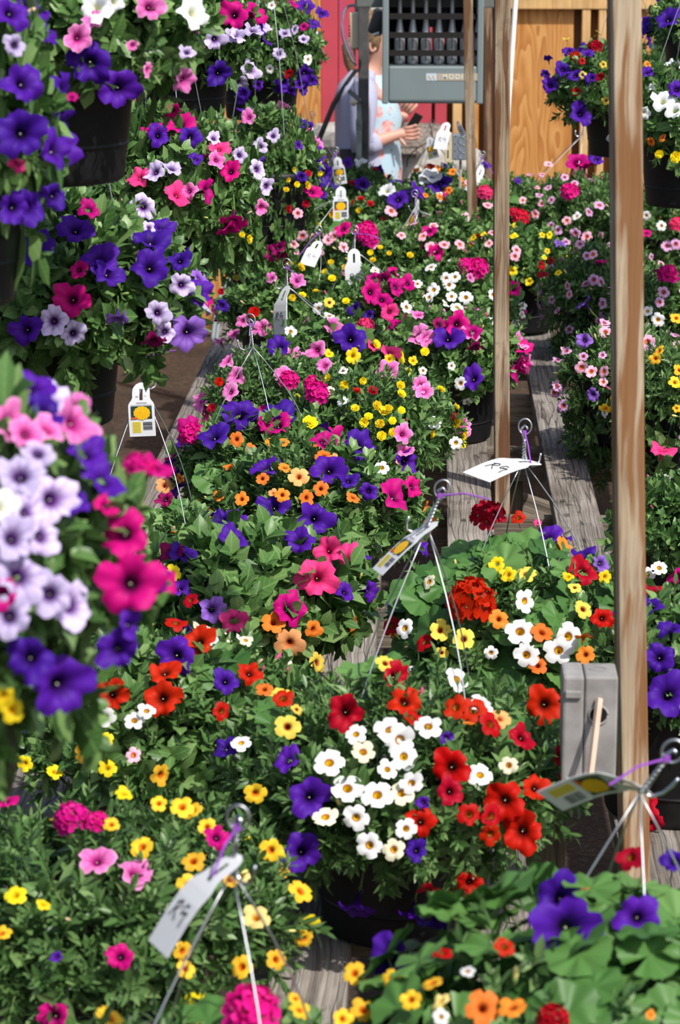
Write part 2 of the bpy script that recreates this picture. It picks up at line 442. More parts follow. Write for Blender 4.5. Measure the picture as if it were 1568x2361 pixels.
# back wall --------------------------------------------------------------
WY = 13.35
def wx(px, py=200): return PD(px, py, (WY + .0) / (FW[1])) [0]
def at_wall(px, py):
    d = ray(px, py); return CAM + d * (WY / d[1])
wall = build('wall_back', (lambda q: (q.box((-4, WY + .05, 0), (4, WY + .12, 3.2)), q)[1])(MB()), plain('wall_backing', (.25, .12, .045), .8)); tag(wall, 'timber back wall with red door boards and plywood panels', None, kind='structure')
def wpanel(name, x0, x1, y0, y1, thick, mat, out=0.0):
    a = at_wall(x0, y1); b = at_wall(x1, y0)
    mb = MB(); mb.box((a[0], WY - thick - out, max(0, a[2])), (b[0], WY + .05, b[2]))
    c = np.array([(a[0] + b[0]) / 2, WY, max(0, a[2])])
    mb.v = [tuple(np.array(v) - c) for v in mb.v]
    return build(name, mb, mat, wall, c, bevel=.004)
TOP = -420
xr = [740, 780, 858, 937, 1001, 1037]
for a, b in zip(xr[:-1], xr[1:]): wpanel('red_board', a + .7, b - .7, TOP, 345, .03, MAT['red'])
wpanel('plywood_panel', 380, 739, TOP, 830, .035, MAT['ply'])
wpanel('plywood_panel', 120, 378, TOP, 830, .035, MAT['ply'])
wpanel('pine_stud', 1038, 1072, TOP, 800, .05, MAT['frame'])
wpanel('plywood_panel', 1073, 1112, TOP, 800, .03, MAT['ply'])
wpanel('plywood_panel', 1140, 1324, 16, 800, .0, MAT['ply'])
wpanel('pine_stud', 1113, 1139, TOP, 800, .04, MAT['ply'])
wpanel('pine_stud', 1325, 1361, 21, 800, .045, MAT['frame'])
wpanel('pine_stud', 1362, 1398, 21, 800, .045, MAT['frame'])
wpanel('top_rail', 1140, 1700, -40, 20, .05, MAT['frame'])
wpanel('plywood_panel', 1399, 1700, 21, 800, .02, MAT['ply'])
wpanel('grey_trim', 853, 884, -60, 185, .04, plain('pale_grey_trim', (.45, .45, .40), .7, 0, .3, .2, 30))
# plywood stamp
a = at_wall(1276, 205)
mb = MB()
for (x, z, sx, sz) in ((0, .0, .006, .036), (.012, -.015, .022, .005), (.018, .012, .018, .004), (.03, .0, .004, .026), (.018, 0, .014, .004)):
    mb.box((x - sx / 2, -.002, z - sz / 2), (x + sx / 2, .001, z + sz / 2))
build('stamp', mb, plain('grey_stamp', (.2, .1, .04), .7), wall, (a[0], WY - .0012, a[2]))

# rubble and old board behind the bench end ---------------------------------
stone = plain('pale_grey_stone', (.42, .40, .37), .9, 0, .2, .25, 14, .6)
def rock(label, px, py, Z, sx, sy, sz, rz):
    mb = MB(); ng = 10
    c = PD(px, py, Z)
    rings = []
    for i in range(7):
        t = -PI / 2 + PI * i / 6
        rings.append([(sx * (math.copysign(abs(math.cos(t)) ** .5, math.cos(t))) * math.copysign(abs(math.cos(2 * PI * j / ng)) ** .7, math.cos(2 * PI * j / ng)) * random.uniform(.9, 1.08),
                       sy * abs(math.cos(t)) ** .5 * math.copysign(abs(math.sin(2 * PI * j / ng)) ** .7, math.sin(2 * PI * j / ng)) * random.uniform(.9, 1.08), sz * math.sin(t) * random.uniform(.95, 1.04)) for j in range(ng)])
    mb.loft(rings)
    o = build('stone_block', mb, stone, None, c, rot=(0, random.uniform(-.05, .05), rz), bevel=.01); tag(o, label, 'stone', 'pale stones by the red wall')
    return o
rock('large pale grey stone block right of the floral shirt', 975, 372, 12.75, .30, .16, .115, .1)
rock('pale grey stone behind the person, above the black bag', 772, 316, 12.9, .13, .12, .075, .4)
rock('small pale stone at the foot of the red wall, beside the bag strap', 758, 333, 13.0, .08, .1, .06, .1)
rock('flat grey stone under the weathered board', 925, 415, 12.7, .16, .14, .1, -.2)
rock('low broken stone beside the far grey electrical box', 1035, 395, 12.8, .14, .12, .1, .3)
ob = empty('weathered_board', PD(965, 318, 12.6), 'weathered grey slatted wooden tray tilted behind the hands', 'board')
pb = MAT['plank']
A = [PD(890, 331, 12.5), PD(1013, 283, 12.75), PD(930, 283, 13.0), PD(860, 300, 12.9)]
A = [PD(882, 338, 12.45), PD(960, 339, 12.45), PD(1015, 284, 12.95), PD(905, 280, 12.95)]
c0 = PD(965, 318, 12.6)
for k in range(5):
    u0, u1 = k / 5 + .012, (k + 1) / 5 - .012
    q = [A[0] + (A[3] - A[0]) * u0, A[1] + (A[2] - A[1]) * u0, A[1] + (A[2] - A[1]) * u1, A[0] + (A[3] - A[0]) * u1]
    q = [x - c0 for x in q]; nn = nrm(np.cross(q[1] - q[0], q[3] - q[0])) * .02
    mb = MB(); mb.add([*q, *[x - nn for x in q]], [(0, 1, 2, 3), (7, 6, 5, 4), (0, 4, 5, 1), (1, 5, 6, 2), (2, 6, 7, 3), (3, 7, 4, 0)])
    build('slat', mb, pb, ob)
q = [A[1], A[2]]; mb = MB(); mb.tube([A[1] - c0 + (0, 0, -.03), A[2] - c0 + (0, 0, -.03)], .022, 4); build('edge_strip', mb, pb, ob)
mb = MB(); mb.tube([A[0] - c0 + (0, 0, -.03), A[1] - c0 + (0, 0, -.03)], .022, 4); build('edge_strip', mb, pb, ob)

# ---------------------------------------------------------------- leaves and flowers: templates
def leaf_tpl(L, W, fold=.25, droop=.3, tipw=.55):
    """leaf along +X, up +Z; returns verts, tris, uv"""
    V = [(0, 0, 0)]
    for x, wv in ((.33, .85), (.68, 1.0 * tipw + .3)):
        z = -droop * L * x * x
        V += [(x * L, wv * W / 2, z + fold * W * .5), (x * L, 0, z), (x * L, -wv * W / 2, z + fold * W * .5)]
    V.append((L, 0, -droop * L))
    T = [(0, 2, 1), (0, 3, 2), (1, 2, 5), (1, 5, 4), (2, 3, 6), (2, 6, 5), (4, 5, 7), (5, 6, 7)]
    uv = [(0, 0), (1, .33), (0, .33), (-1, .33), (1, .68), (0, .68), (-1, .68), (0, 1)]
    return np.array(V), np.array(T), np.array(uv, float)
def join(parts):
    V, T, U, o = [], [], [], 0
    for v, t, u in parts:
        V.append(v); T.append(t + o); U.append(u); o += len(v)
    return np.concatenate(V), np.concatenate(T), np.concatenate(U)
def rotm(ax, a): return np.array(Matrix.Rotation(a, 3, ax))
def sprig_tpl(kind):
    """shoot growing along +Z from the origin with leaves spiralling round it"""
    parts = []
    if kind == 'cal': n, H, L, Wd, dr = 14, .055, .033, .0115, .25
    elif kind == 'pet': n, H, L, Wd, dr = 11, .05, .040, .025, .35
    elif kind == 'big': n, H, L, Wd, dr = 8, .05, .055, .038, .3
    else: n, H, L, Wd, dr = 12, .06, .022, .013, .2
    for i in range(n):
        f = i / (n - 1)
        l = L * (1.05 - .55 * f) * random.uniform(.8, 1.2)
        v, t, u = leaf_tpl(l, Wd * (l / L) * random.uniform(.85, 1.2), random.uniform(.1, .35), random.uniform(.0, 1.2) * dr)
        el = math.radians(random.uniform(5, 35) + 45 * f)
        R = rotm('Z', i * 2.4 + random.uniform(-.3, .3)) @ rotm('Y', -el) @ rotm('X', random.uniform(-.35, .35))
        parts.append((v @ R.T + np.array([0, 0, H * (f ** .8)]), t, u))
    # stem: three sided
    r = .0012
    V = np.array([(r * math.cos(a), r * math.sin(a), z) for z in (-.05, H) for a in (0, 2.09, 4.19)])
    parts.append((V, np.array([(0, 1, 4), (0, 4, 3), (1, 2, 5), (1, 5, 4), (2, 0, 3), (2, 3, 5)]), np.full((6, 2), .5)))
    return join(parts)
TPL = {k: [sprig_tpl(k) for _ in range(4)] for k in ('cal', 'pet', 'big')}
def ger_leaf_tpl():
    """round scalloped pelargonium leaf, unit radius, facing +Z, petiole below"""
    na = 44; V = [(0, 0, -.06)]; uv = [(0, 0)]
    a0 = .22
    for k, r in enumerate((.35, .7, 1.0)):
        for j in range(na + 1):
            a = a0 + (2 * PI - 2 * a0) * j / na
            lobes = .10 * abs(math.cos(3.5 * a)) + .03 * math.cos(a * 21)
            rr = r * (1 + (lobes - .06) * r)
            pleat = .07 * r * math.cos(7 * a) + .05 * r * r * math.sin(2 * a + 1)
            V.append((-rr * math.cos(a), rr * math.sin(a), .16 * r * r - .10 * r ** 4 + pleat - .05)); uv.append((math.cos(3.5 * a) * .9 + .12, r))
    T = []
    for j in range(na): T.append((0, 1 + j + 1, 1 + j))
    for k in range(2):
        o = 1 + k * (na + 1); q = o + na + 1
        for j in range(na): T += [(o + j, o + j + 1, q + j + 1), (o + j, q + j + 1, q + j)]
    V = np.array(V); T = np.array(T)[:, ::-1]; uv = np.array(uv)
    r = .035; P = np.array([(r * math.cos(a) + .3 * (z < -.5), r * math.sin(a), z) for z in (-1.6, -.05) for a in (0, 2.09, 4.19)])
    return join([(V, T, uv), (P, np.array([(0, 1, 4), (0, 4, 3), (1, 2, 5), (1, 5, 4), (2, 0, 3), (2, 3, 5)]), np.full((6, 2), .5))])
GL = [ger_leaf_tpl() for _ in range(2)]
LEAFMAT = {'cal': 'leaf_cal', 'pet': 'leaf_pet', 'big': 'leaf_pet', 'ger': 'leaf_ger'}
SPRIG_ME = {k: [tri_mesh('leaf_sprig', *TPL[k][i], [MAT[LEAFMAT[k]]]) for i in range(4)] for k in ('cal', 'pet', 'big')}
GER_ME = [tri_mesh('leaf', *GL[i], [MAT['leaf_ger']]) for i in range(2)]

def dome_point(s, phi, R, H, D):
    if s <= 1:
        a = s * PI / 2; rho, z = R * math.sin(a), H * math.cos(a)
        nv = np.array([math.sin(a) / R, 0, math.cos(a) / H])
    else:
        k = (s - 1); rho, z = R * (1 - .12 * k * k), -k * D
        nv = np.array([1 / R, 0, -.15 / H])
    nv = nrm(nv)
    c, q = math.cos(phi), math.sin(phi)
    return np.array([rho * c, rho * q, z]), np.array([nv[0] * c, nv[0] * q, nv[2]])
def foliage_mesh(name, weights, n, H=.13, D=.05, dark=False):
    """dense shoots over a basket of radius .25; materials: calibrachoa, petunia, geranium"""
    R = .25
    kinds = list(weights); pw = np.array([weights[k] for k in kinds], float); pw /= pw.sum()
    slots = {'cal': 0, 'pet': 1, 'big': 1, 'ger': 2}
    V, T, U, MI, o = [], [], [], [], 0
    for i in range(n):
        k = kinds[rng.choice(len(kinds), p=pw)]
        s = math.sqrt(rng.random()) * 1.05 if rng.random() < (.8 if D < .1 else .62) else 1 + rng.random() * 1.0
        phi = rng.random() * 2 * PI
        p, nv = dome_point(s, phi, R, H, D)
        jit = rng.normal(0, .35, 3)
        lay = rng.random()
        if k == 'ger':
            v, t, u = GL[rng.integers(2)]; sz = rng.uniform(.028, .046)
            d = nrm(nv * .5 + np.array([0, -.15, .75]) + jit * .7)
            p = p + nv * rng.uniform(-.03, .03)
        else:
            v, t, u = TPL[k][rng.integers(4)]; sz = rng.uniform(.8, 1.25)
            up = .55 if s < 1 else -.2
            d = nrm(nv * .7 + np.array([0, 0, up]) + jit)
            p = p - nv * (.045 + .05 * lay * lay)
        M = np.array(rot_to(d, rng.random() * 6.28)) * sz
        V.append(v @ M.T + p); T.append(t + o); U.append(u); MI.append(np.full(len(t), slots[k])); o += len(v)
    mats = [MAT['leaf_dark']] * 3 if dark else [MAT['leaf_cal'], MAT['leaf_pet'], MAT['leaf_ger']]
    return tri_mesh(name, np.concatenate(V), np.concatenate(T), np.concatenate(U), mats, np.concatenate(MI))
FOL = {
    'cal': [foliage_mesh('foliage', {'cal': 1, 'pet': .2}, 400) for _ in range(2)],
    'mix': [foliage_mesh('foliage', {'cal': 1, 'pet': .8}, 380) for _ in range(3)],
    'pet': [foliage_mesh('foliage', {'pet': 1, 'cal': .15, 'big': .15}, 350) for _ in range(2)],
    'big': [foliage_mesh('foliage', {'big': 1, 'pet': .4}, 300) for _ in range(1)],
    'ger': [foliage_mesh('foliage', {'ger': 1, 'cal': .8}, 330) for _ in range(2)],
    'ger2': [foliage_mesh('foliage', {'ger': 2.4, 'cal': .5}, 330) for _ in range(1)],
    'trail': [foliage_mesh('foliage', {'cal': 1, 'pet': .35}, 480, D=.24) for _ in range(2)],
    'hang': [foliage_mesh('foliage', {'pet': 1, 'big': .3}, 400, D=.07) for _ in range(2)],
}

# flowers: face +Z, unit radius of the limb --------------------------------
def petunia_me(name, mat, var, kind='pet'):
    na = 30
    if kind == 'pet': prof = [(.07, -1.15, 0), (.10, -.75, .05), (.17, -.46, .12), (.31, -.22, .28), (.55, -.05, .5), (.80, .05, .78), (1.0, .0, 1.0)]
    else: prof = [(.06, -.85, 0), (.10, -.5, .06), (.19, -.22, .18), (.30, -.06, .30), (.55, .02, .52), (.80, .035, .8), (1.0, .0, 1.0)]
    rs = random.Random(var * 7 + len(name))
    ph = [rs.uniform(0, 6.28) for _ in range(6)]
    tilt = [rs.uniform(-.32, .2) for _ in range(5)]
    V, U = [], []
    for r, z, vv in prof:
        for j in range(na):
            a = 2 * PI * j / na
            lobe = abs(math.cos(2.5 * a))            # 0 between two lobes, 1 in the middle of one
            if kind == 'pet':
                k = 1 - (.24 * (1 - lobe) ** 1.6) * vv ** 2 + .045 * vv ** 3 * math.sin(11 * a + ph[0]) + .09 * vv * math.sin(2 * a + ph[4]) + .05 * vv * math.sin(3 * a + ph[5])
                zz = z + vv ** 2 * (.10 * math.sin(5 * a + ph[1]) + .10 * math.sin(8 * a + ph[2]) + .13 * math.sin(3 * a + ph[3]) + .12 * math.sin(2 * a + ph[4])) - .13 * vv * (1 - lobe)
            else:
                k = 1 - (.26 * (1 - lobe) ** 3.0) * vv ** 2 + .02 * vv ** 3 * math.sin(13 * a + ph[0]) + .05 * vv * math.sin(2 * a + ph[4])
                zz = z + vv ** 2 * (.05 * math.sin(5 * a + ph[1]) + .06 * math.sin(2 * a + ph[2])) - .05 * vv * (1 - lobe) ** 1.5
            li = int((a / (2 * PI) * 5 + .5)) % 5
            zz += tilt[li] * vv ** 2 * lobe
            V.append((r * k * math.cos(a), r * k * math.sin(a), zz)); U.append((j / na if j < na else 1, vv))
    mb = MB(); k = len(prof)
    # u runs as a mirrored coordinate so the seam does not show
    U = [(abs(2 * u - 1), v) for u, v in U]
    mb.add(V, [(i * na + j, i * na + (j + 1) % na, (i + 1) * na + (j + 1) % na, (i + 1) * na + j) for i in range(k - 1) for j in range(na)], 0, U)
    # calyx and stalk
    zb = prof[0][1]
    cv = [(0, 0, zb - .15)]
    for q in range(5):
        a = 2 * PI * q / 5
        o = len(mb.v)
        mb.add([(.06 * math.cos(a - .5), .06 * math.sin(a - .5), zb - .1), (.06 * math.cos(a + .5), .06 * math.sin(a + .5), zb - .1), (.2 * math.cos(a), .2 * math.sin(a), zb + .32), (.11 * math.cos(a + .3), .11 * math.sin(a + .3), zb + .12), (.11 * math.cos(a - .3), .11 * math.sin(a - .3), zb + .12)], [(0, 1, 3, 2, 4)], 1)
    mb.tube([(0, 0, zb + .05), (0.02, 0, zb - .5), (.08, .02, zb - 1.0)], [.06, .045, .045], 5, 1)
    if kind == 'pet':       # pale anther group in the throat
        mb.lathe([(.0, -.34), (.032, -.36), (.032, -.44), (0, -.5)], seg=6, mat=2)
    return mb.mesh(name, [mat, MAT['stem'], MAT['anther']], True)
def double_me(name, mat, var):
    """ruffled double bloom: three nested whorls"""
    mb = MB(); rs = random.Random(var)
    for wv, (R, zz, n) in enumerate(((1.0, 0, 6), (.72, .16, 5), (.42, .28, 4))):
        for q in range(n):
            a0 = 2 * PI * q / n + wv * .6; hw = PI / n * 1.15
            V, U = [], []
            for i, r in enumerate((.08, .5, 1.0)):
                for j in range(4):
                    t = -1 + 2 * j / 3; a = a0 + t * hw * (.6 + .4 * i / 2)
                    rr = R * r * (1 - .12 * t * t * r)
                    V.append((rr * math.cos(a), rr * math.sin(a), zz - .5 * (1 - r) + .14 * math.sin(3 * t + q) * r + rs.uniform(-.06, .06))); U.append((abs(t), r))
            mb.add(V, [(i * 4 + j, i * 4 + j + 1, (i + 1) * 4 + j + 1, (i + 1) * 4 + j) for i in range(2) for j in range(3)], 0, U)
    mb.tube([(0, 0, -.3), (0, 0, -1.2)], .07, 5, 1)
    return mb.mesh(name, [mat, MAT['stem'], MAT['anther']], True)
def head_me(name, mat, var, n=11):
    """rounded geranium head of five-petalled florets, unit radius"""
    mb = MB(); rs = random.Random(var * 3 + 5)
    for i in range(n):
        el = math.acos(1 - (i + .5) / n * .95); az = i * 2.4 + rs.uniform(-.2, .2)
        d = np.array([math.sin(el) * math.cos(az), math.sin(el) * math.sin(az), math.cos(el)])
        R = np.array(rot_to(d, rs.uniform(0, 6)))
        c = d * np.array([.72, .72, .55]) + np.array([0, 0, -.1]); s = rs.uniform(.42, .52)
        for q in range(5):
            a0 = 2 * PI * q / 5; V, U = [], []
            for k, (r, hw) in enumerate(((.08, .1), (.55, .52), (.9, .5), (1.02, .2))):
                for t in (-1, 0, 1):
                    y = hw * t * .75
                    pt = np.array([r * math.cos(a0) - y * math.sin(a0), r * math.sin(a0) + y * math.cos(a0), .12 * r * r + .10 * abs(t) * r - .05 + rs.uniform(-.03, .03)])
                    V.append(R @ (pt * s) + c); U.append((abs(t) * .5, r))
            mb.add(V, [(k * 3 + j, k * 3 + j + 1, (k + 1) * 3 + j + 1, (k + 1) * 3 + j) for k in range(3) for j in range(2)], 0, U)
        mb.tube([c, c * .25 + np.array([0, 0, -.5])], .03, 4, 1)
    mb.tube([(0, 0, -.4), (0, 0, -1.8)], .06, 5, 1)
    return mb.mesh(name, [mat, MAT['stem'], MAT['anther']], True)
MAT['anther'] = plain('pale_anther', (.7, .7, .5), .6)
# key: (shape, material arguments)
COL = {
    'V': ('pet', dict(petal=(.075, .011, .34, 1), throat=(.018, .003, .06, 1), r0=.12, r1=.45, vein=(.03, .005, .15, 1), vstr=.7)),
    'L': ('pet', dict(petal=(.30, .14, .62, 1), throat=(.06, .012, .16, 1), r0=.15, r1=.5, vein=(.12, .03, .3, 1), vstr=.9)),
    'LW': ('pet', dict(petal=(.70, .60, .90, 1), throat=(.05, .008, .12, 1), r0=.18, r1=.5, vein=(.22, .06, .36, 1), vstr=.9)),
    'WP': ('pet', dict(petal=(.86, .88, .92, 1), throat=(.7, .72, .5, 1), r0=.15, r1=.4)),
    'M': ('pet', dict(petal=(.60, .004, .21, 1), throat=(.06, .002, .04, 1), r0=.14, r1=.42, vein=(.28, .003, .12, 1), vstr=.6)),
    'MD': ('pet', dict(petal=(.30, .004, .11, 1), throat=(.03, .001, .02, 1), r0=.15, r1=.5, vein=(.1, .002, .04, 1), vstr=.6)),
    'HP': ('pet', dict(petal=(.93, .055, .27, 1), throat=(.42, .01, .10, 1), r0=.12, r1=.4, vein=(.55, .01, .14, 1), vstr=.7)),
    'PS': ('pet', dict(petal=(.88, .22, .58, 1), throat=(.35, .015, .18, 1), r0=.15, r1=.5, vein=(.62, .015, .30, 1), vstr=1.0, edge=(.92, .42, .70, 1))),
    'R': ('pet', dict(petal=(.52, .002, .005, 1), throat=(.05, .002, .002, 1), r0=.13, r1=.42, vein=(.3, .004, .003, 1), vstr=.55)),
    'W': ('cal', dict(petal=(.90, .91, .91, 1), throat=(.78, .50, .01, 1), r0=.17, r1=.36, ring=(.34, .06, .015, 1))),
    'CR': ('cal', dict(petal=(.90, .86, .62, 1), throat=(.80, .48, .01, 1), r0=.17, r1=.38, ring=(.40, .06, .012, 1))),
    'Y': ('cal', dict(petal=(.90, .70, .015, 1), throat=(.75, .42, .005, 1), r0=.2, r1=.5)),
    'YD': ('dbl', dict(petal=(.92, .72, .015, 1), throat=(.6, .4, .01, 1), r0=.1, r1=.5)),
    'RD': ('dbl', dict(petal=(.55, .008, .02, 1), throat=(.2, .003, .006, 1), r0=.1, r1=.5)),
    'G': ('cal', dict(petal=(.94, .56, .035, 1), throat=(.62, .13, .006, 1), r0=.16, r1=.42, ring=(.75, .22, .01, 1))),
    'GC': ('cal', dict(petal=(.93, .72, .26, 1), throat=(.72, .30, .01, 1), r0=.16, r1=.42)),
    'YR': ('cal', dict(petal=(.90, .70, .10, 1), throat=(.3, .035, .008, 1), r0=.2, r1=.42)),
    'O': ('cal', dict(petal=(.88, .24, .03, 1), throat=(.35, .05, .006, 1), r0=.17, r1=.4, vein=(.7, .1, .01, 1), vstr=.5)),
    'PE': ('cal', dict(petal=(.94, .46, .17, 1), throat=(.55, .13, .03, 1), r0=.17, r1=.42, vein=(.75, .22, .06, 1), vstr=.6)),
    'PC': ('cal', dict(petal=(.94, .50, .66, 1), throat=(.75, .33, .02, 1), r0=.16, r1=.45, ring=(.62, .02, .05, 1))),
    'LC': ('cal', dict(petal=(.72, .42, .68, 1), throat=(.55, .2, .03, 1), r0=.16, r1=.48, ring=(.36, .02, .09, 1), vein=(.4, .08, .3, 1), vstr=.5)),
    'RC': ('cal', dict(petal=(.46, .002, .006, 1), throat=(.35, .10, .005, 1), r0=.18, r1=.4, ring=(.12, .002, .003, 1))),
    'GM': ('ger', dict(petal=(.74, .010, .28, 1), throat=(.5, .008, .12, 1), r0=.1, r1=.5, vein=(.5, .01, .2, 1), vstr=.4)),
    'GH': ('ger', dict(petal=(.93, .06, .22, 1), throat=(.6, .02, .1, 1), r0=.1, r1=.5)),
    'GR': ('ger', dict(petal=(.47, .002, .005, 1), throat=(.3, .004, .004, 1), r0=.1, r1=.5)),
    'GC2': ('ger', dict(petal=(.75, .02, .08, 1), throat=(.4, .01, .03, 1), r0=.1, r1=.5)),
    'GP': ('ger', dict(petal=(.55, .008, .28, 1), throat=(.4, .008, .15, 1), r0=.1, r1=.5)),
}
NAMEOF = {'pet': 'petunia_flower', 'cal': 'calibrachoa_flower', 'dbl': 'double_flower', 'ger': 'geranium_flower'}
FLME, FLSHAPE = {}, {}
for key, (shape, kw) in COL.items():
    mt = petal_mat('petal_' + NAMEOF[shape] + '_' + key.lower(), **kw)
    f = {'pet': lambda nm, v: petunia_me(nm, mt, v), 'cal': lambda nm, v: petunia_me(nm, mt, v, 'cal'), 'dbl': lambda nm, v: double_me(nm, mt, v), 'ger': lambda nm, v: head_me(nm, mt, v)}[shape]
    FLME[key] = [f(NAMEOF[shape], v) for v in range(6 if shape == 'pet' else 4)]
    FLSHAPE[key] = shape
# buds
def bud_me(name, c):
    mb = MB(); mb.lathe([(.05, -1), (.22, -.6), (.3, 0), (.24, .5), (.05, .8)], seg=7)
    mb.lathe([(.04, -1.4), (.25, -.9), (.28, -.5), (.2, -.45)], seg=6, mat=1)
    return mb.mesh(name, [plain('bud_petal', c, .6), MAT['stem']], True)
BUDS = [bud_me('bud', c) for c in ((.75, .68, .22), (.6, .05, .2), (.3, .42, .12), (.72, .5, .32))]

# ---------------------------------------------------------------- baskets
POT = MB()
POT.lathe([(.0, 0), (.105, 0), (.1115, .004), (.113, .012), (.1165, .048), (.1168, .050), (.1185, .0505), (.1187, .0535), (.1175, .054), (.1178, .056), (.134, .183), (.1345, .185), (.142, .186), (.1425, .188), (.143, .205), (.138, .207), (.133, .20), (.112, .02), (0, .015)], seg=32)
POT_ME = POT.mesh('pot', MAT['pot'], True)
s_ = MB(); s_.lathe([(.0, .21), (.06, .207), (.128, .19)], seg=24); SOIL_ME = s_.mesh('soil', MAT['soil'], True)

class Basket: pass
BK = {}
def basket(key, label, c, R, H, D, fol, mixw, sprigs=0, ger=0, hang=False, group='flower baskets standing on the bench', potz=None):
    """c = world centre of the planting at the level of the pot rim"""
    b = Basket(); b.key = key; b.c = np.asarray(c, float); b.R, b.H, b.D = R, H, D
    z0 = b.c[2] - .2
    b.root = empty('hanging_basket', (c[0], c[1], z0), label, 'flower basket', group)
    b.org = np.array([c[0], c[1], z0])
    pt_ = link('pot', POT_ME, b.root); link('soil', SOIL_ME, pt_)
    f = link('foliage', FOL[fol][rng.integers(len(FOL[fol]))], b.root, (0, 0, .2), (0, 0, rng.random() * 6.28), (R / .25, R / .25, H / .13))
    f['kind'] = 'stuff'
    b.mixw = mixw; b.sprigs, b.ger = sprigs, ger
    BK[key] = b
    return b
BT = 'flower baskets standing on the bench'
RIM = BZ + .2
def on_bench(key, label, px, py, R, H, fol, mixw, sprigs=0, ger=0, D=.05):
    p = PH(px, py, 1.15); R -= .012; H += .01
    return basket(key, label, (p[0], p[1], RIM), R, H, D, fol, mixw, sprigs, ger)
# front rows ------------------------------------------------------------
on_bench('B1', 'nearest basket with bright pink geraniums and golden calibrachoa at bottom left', 480, 2560, .27, .12, 'mix', {'G': 5, 'Y': 1, 'M': .5}, 70, 2)
on_bench('B2', 'basket of small yellow and golden calibrachoa with magenta geranium, front left', 230, 1965, .255, .11, 'cal', {'G': 4, 'Y': 3}, 90, 0)
on_bench('B3', 'geranium basket with broad scalloped leaves and one big violet petunia, front right', 1400, 2370, .265, .185, 'ger2', {'RC': 1, 'O': 1}, 40, 60)
on_bench('B4', 'basket of white calibrachoa and red petunias in front of the outlet box', 930, 1690, .265, .135, 'cal', {'W': 2, 'YR': 2, 'RC': 2, 'CR': 1}, 110, 5)
on_bench('B5', 'basket with lush round geranium leaves under a flat white tag, beside the thick post', 1225, 1365, .225, .13, 'ger', {'Y': 3, 'YR': 2, 'O': 2, 'W': 1}, 50, 26)
on_bench('B6', 'basket with two open scarlet petunias and two violet ones at left', 375, 1560, .235, .12, 'mix', {'R': 1, 'V': 1, 'CR': 1, 'W': 1}, 90, 6)
on_bench('B7', 'basket with large plain green leaves and a coral-pink petunia hanging over the edge', 570, 1285, .225, .12, 'big', {'V': 1, 'O': .5}, 60, 0)
on_bench('B8', 'basket of orange calibrachoa mixed with violet petunias in the bench middle', 730, 1095, .225, .12, 'mix', {'O': 3, 'V': 2, 'PE': 1}, 90, 0)
on_bench('B9', 'basket under the fully visible printed tag at left with magenta geranium', 330, 1195, .2, .075, 'mix', {'M': 1, 'PE': 1, 'V': 1}, 60, 10)
on_bench('B10', 'basket with two dark violet petunias and a magenta bloom near the bench edge', 595, 1000, .185, .11, 'mix', {'M': 1, 'V': 1, 'YD': .5}, 60, 4)
on_bench('B11', 'basket of small double yellow flowers with pink striped petunias at bench centre', 855, 915, .215, .12, 'cal', {'YD': 5, 'PS': 1.5, 'W': 1, 'RD': .5}, 80, 0)
on_bench('B12', 'small-flowered magenta and pink striped petunia basket at the left bench edge', 630, 845, .175, .1, 'cal', {'PS': 4, 'M': 1, 'RD': .5}, 50, 2)
on_bench('B13', 'basket with magenta trumpets and one violet petunia left of the greyish post', 1035, 765, .2, .12, 'pet', {'M': 2, 'PS': 2}, 50, 0)
on_bench('B15', 'basket with violet petunias and hot pink geraniums below the left handwritten tags', 760, 790, .205, .12, 'cal', {'PS': 2, 'YD': 3, 'W': 1, 'V': 1}, 60, 2)
on_bench('B14', 'basket of white calibrachoa with a hot pink geranium behind the magenta trumpets', 1035, 655, .215, .125, 'pet', {'W': 4, 'M': 1}, 50, 2)
on_bench('B16', 'basket of mixed pink and dark red petunias left of the angled handwritten tag', 655, 655, .2, .11, 'mix', {'PS': 2, 'M': 2, 'RD': 1, 'YD': 1}, 40, 0)
on_bench('B17', 'magenta petunia basket directly under the upright handwritten tag', 850, 670, .2, .115, 'mix', {'M': 4, 'YD': 1, 'W': 1, 'V': .5}, 40, 0)
on_bench('B18', 'basket at the far left bench edge with pink calibrachoa and its black pot showing', 655, 525, .2, .11, 'mix', {'PC': 4, 'M': 2, 'YD': 2}, 30, 0)
on_bench('B19', 'basket with a bright pink geranium behind the upright handwritten tag', 860, 540, .2, .11, 'mix', {'PC': 4, 'YD': 3, 'M': 2}, 30, 2)
on_bench('B20', 'basket of pale pink calibrachoa left of the greyish post', 1035, 535, .2, .12, 'pet', {'PC': 6, 'M': 2}, 30, 0)
on_bench('B24', 'basket right of the greyish post with red geranium and yellow flowers, black pot visible', 1196, 560, .19, .12, 'pet', {'PC': 2, 'Y': 2, 'M': 1, 'RC': 1}, 30, 0)
on_bench('B21', 'far basket of yellow, red and magenta small flowers behind the two printed tags', 680, 435, .21, .11, 'mix', {'YD': 5, 'RD': 4, 'M': 3, 'V': 1.5}, 20, 0)
on_bench('B26', 'far basket with a violet and a white bloom before the dark metal post', 810, 400, .19, .1, 'mix', {'V': 1, 'YD': 1, 'RD': 2}, 0, 0)
on_bench('B27', 'far basket below the shaded tags, with pink and yellow small flowers', 725, 385, .18, .1, 'mix', {'M': 2, 'YD': 3, 'RD': 2}, 0, 0)
on_bench('B22', 'far basket with violet petunias and white ruffled flowers below the floral shirt', 920, 452, .2, .11, 'mix', {'V': 3, 'WP': 1, 'RD': 1}, 20, 2)
on_bench('B23', 'far basket of orange flowers and white petunias below the far electrical box', 1020, 418, .2, .12, 'mix', {'O': 6, 'RC': 2, 'V': 2, 'WP': 1}, 20, 2)
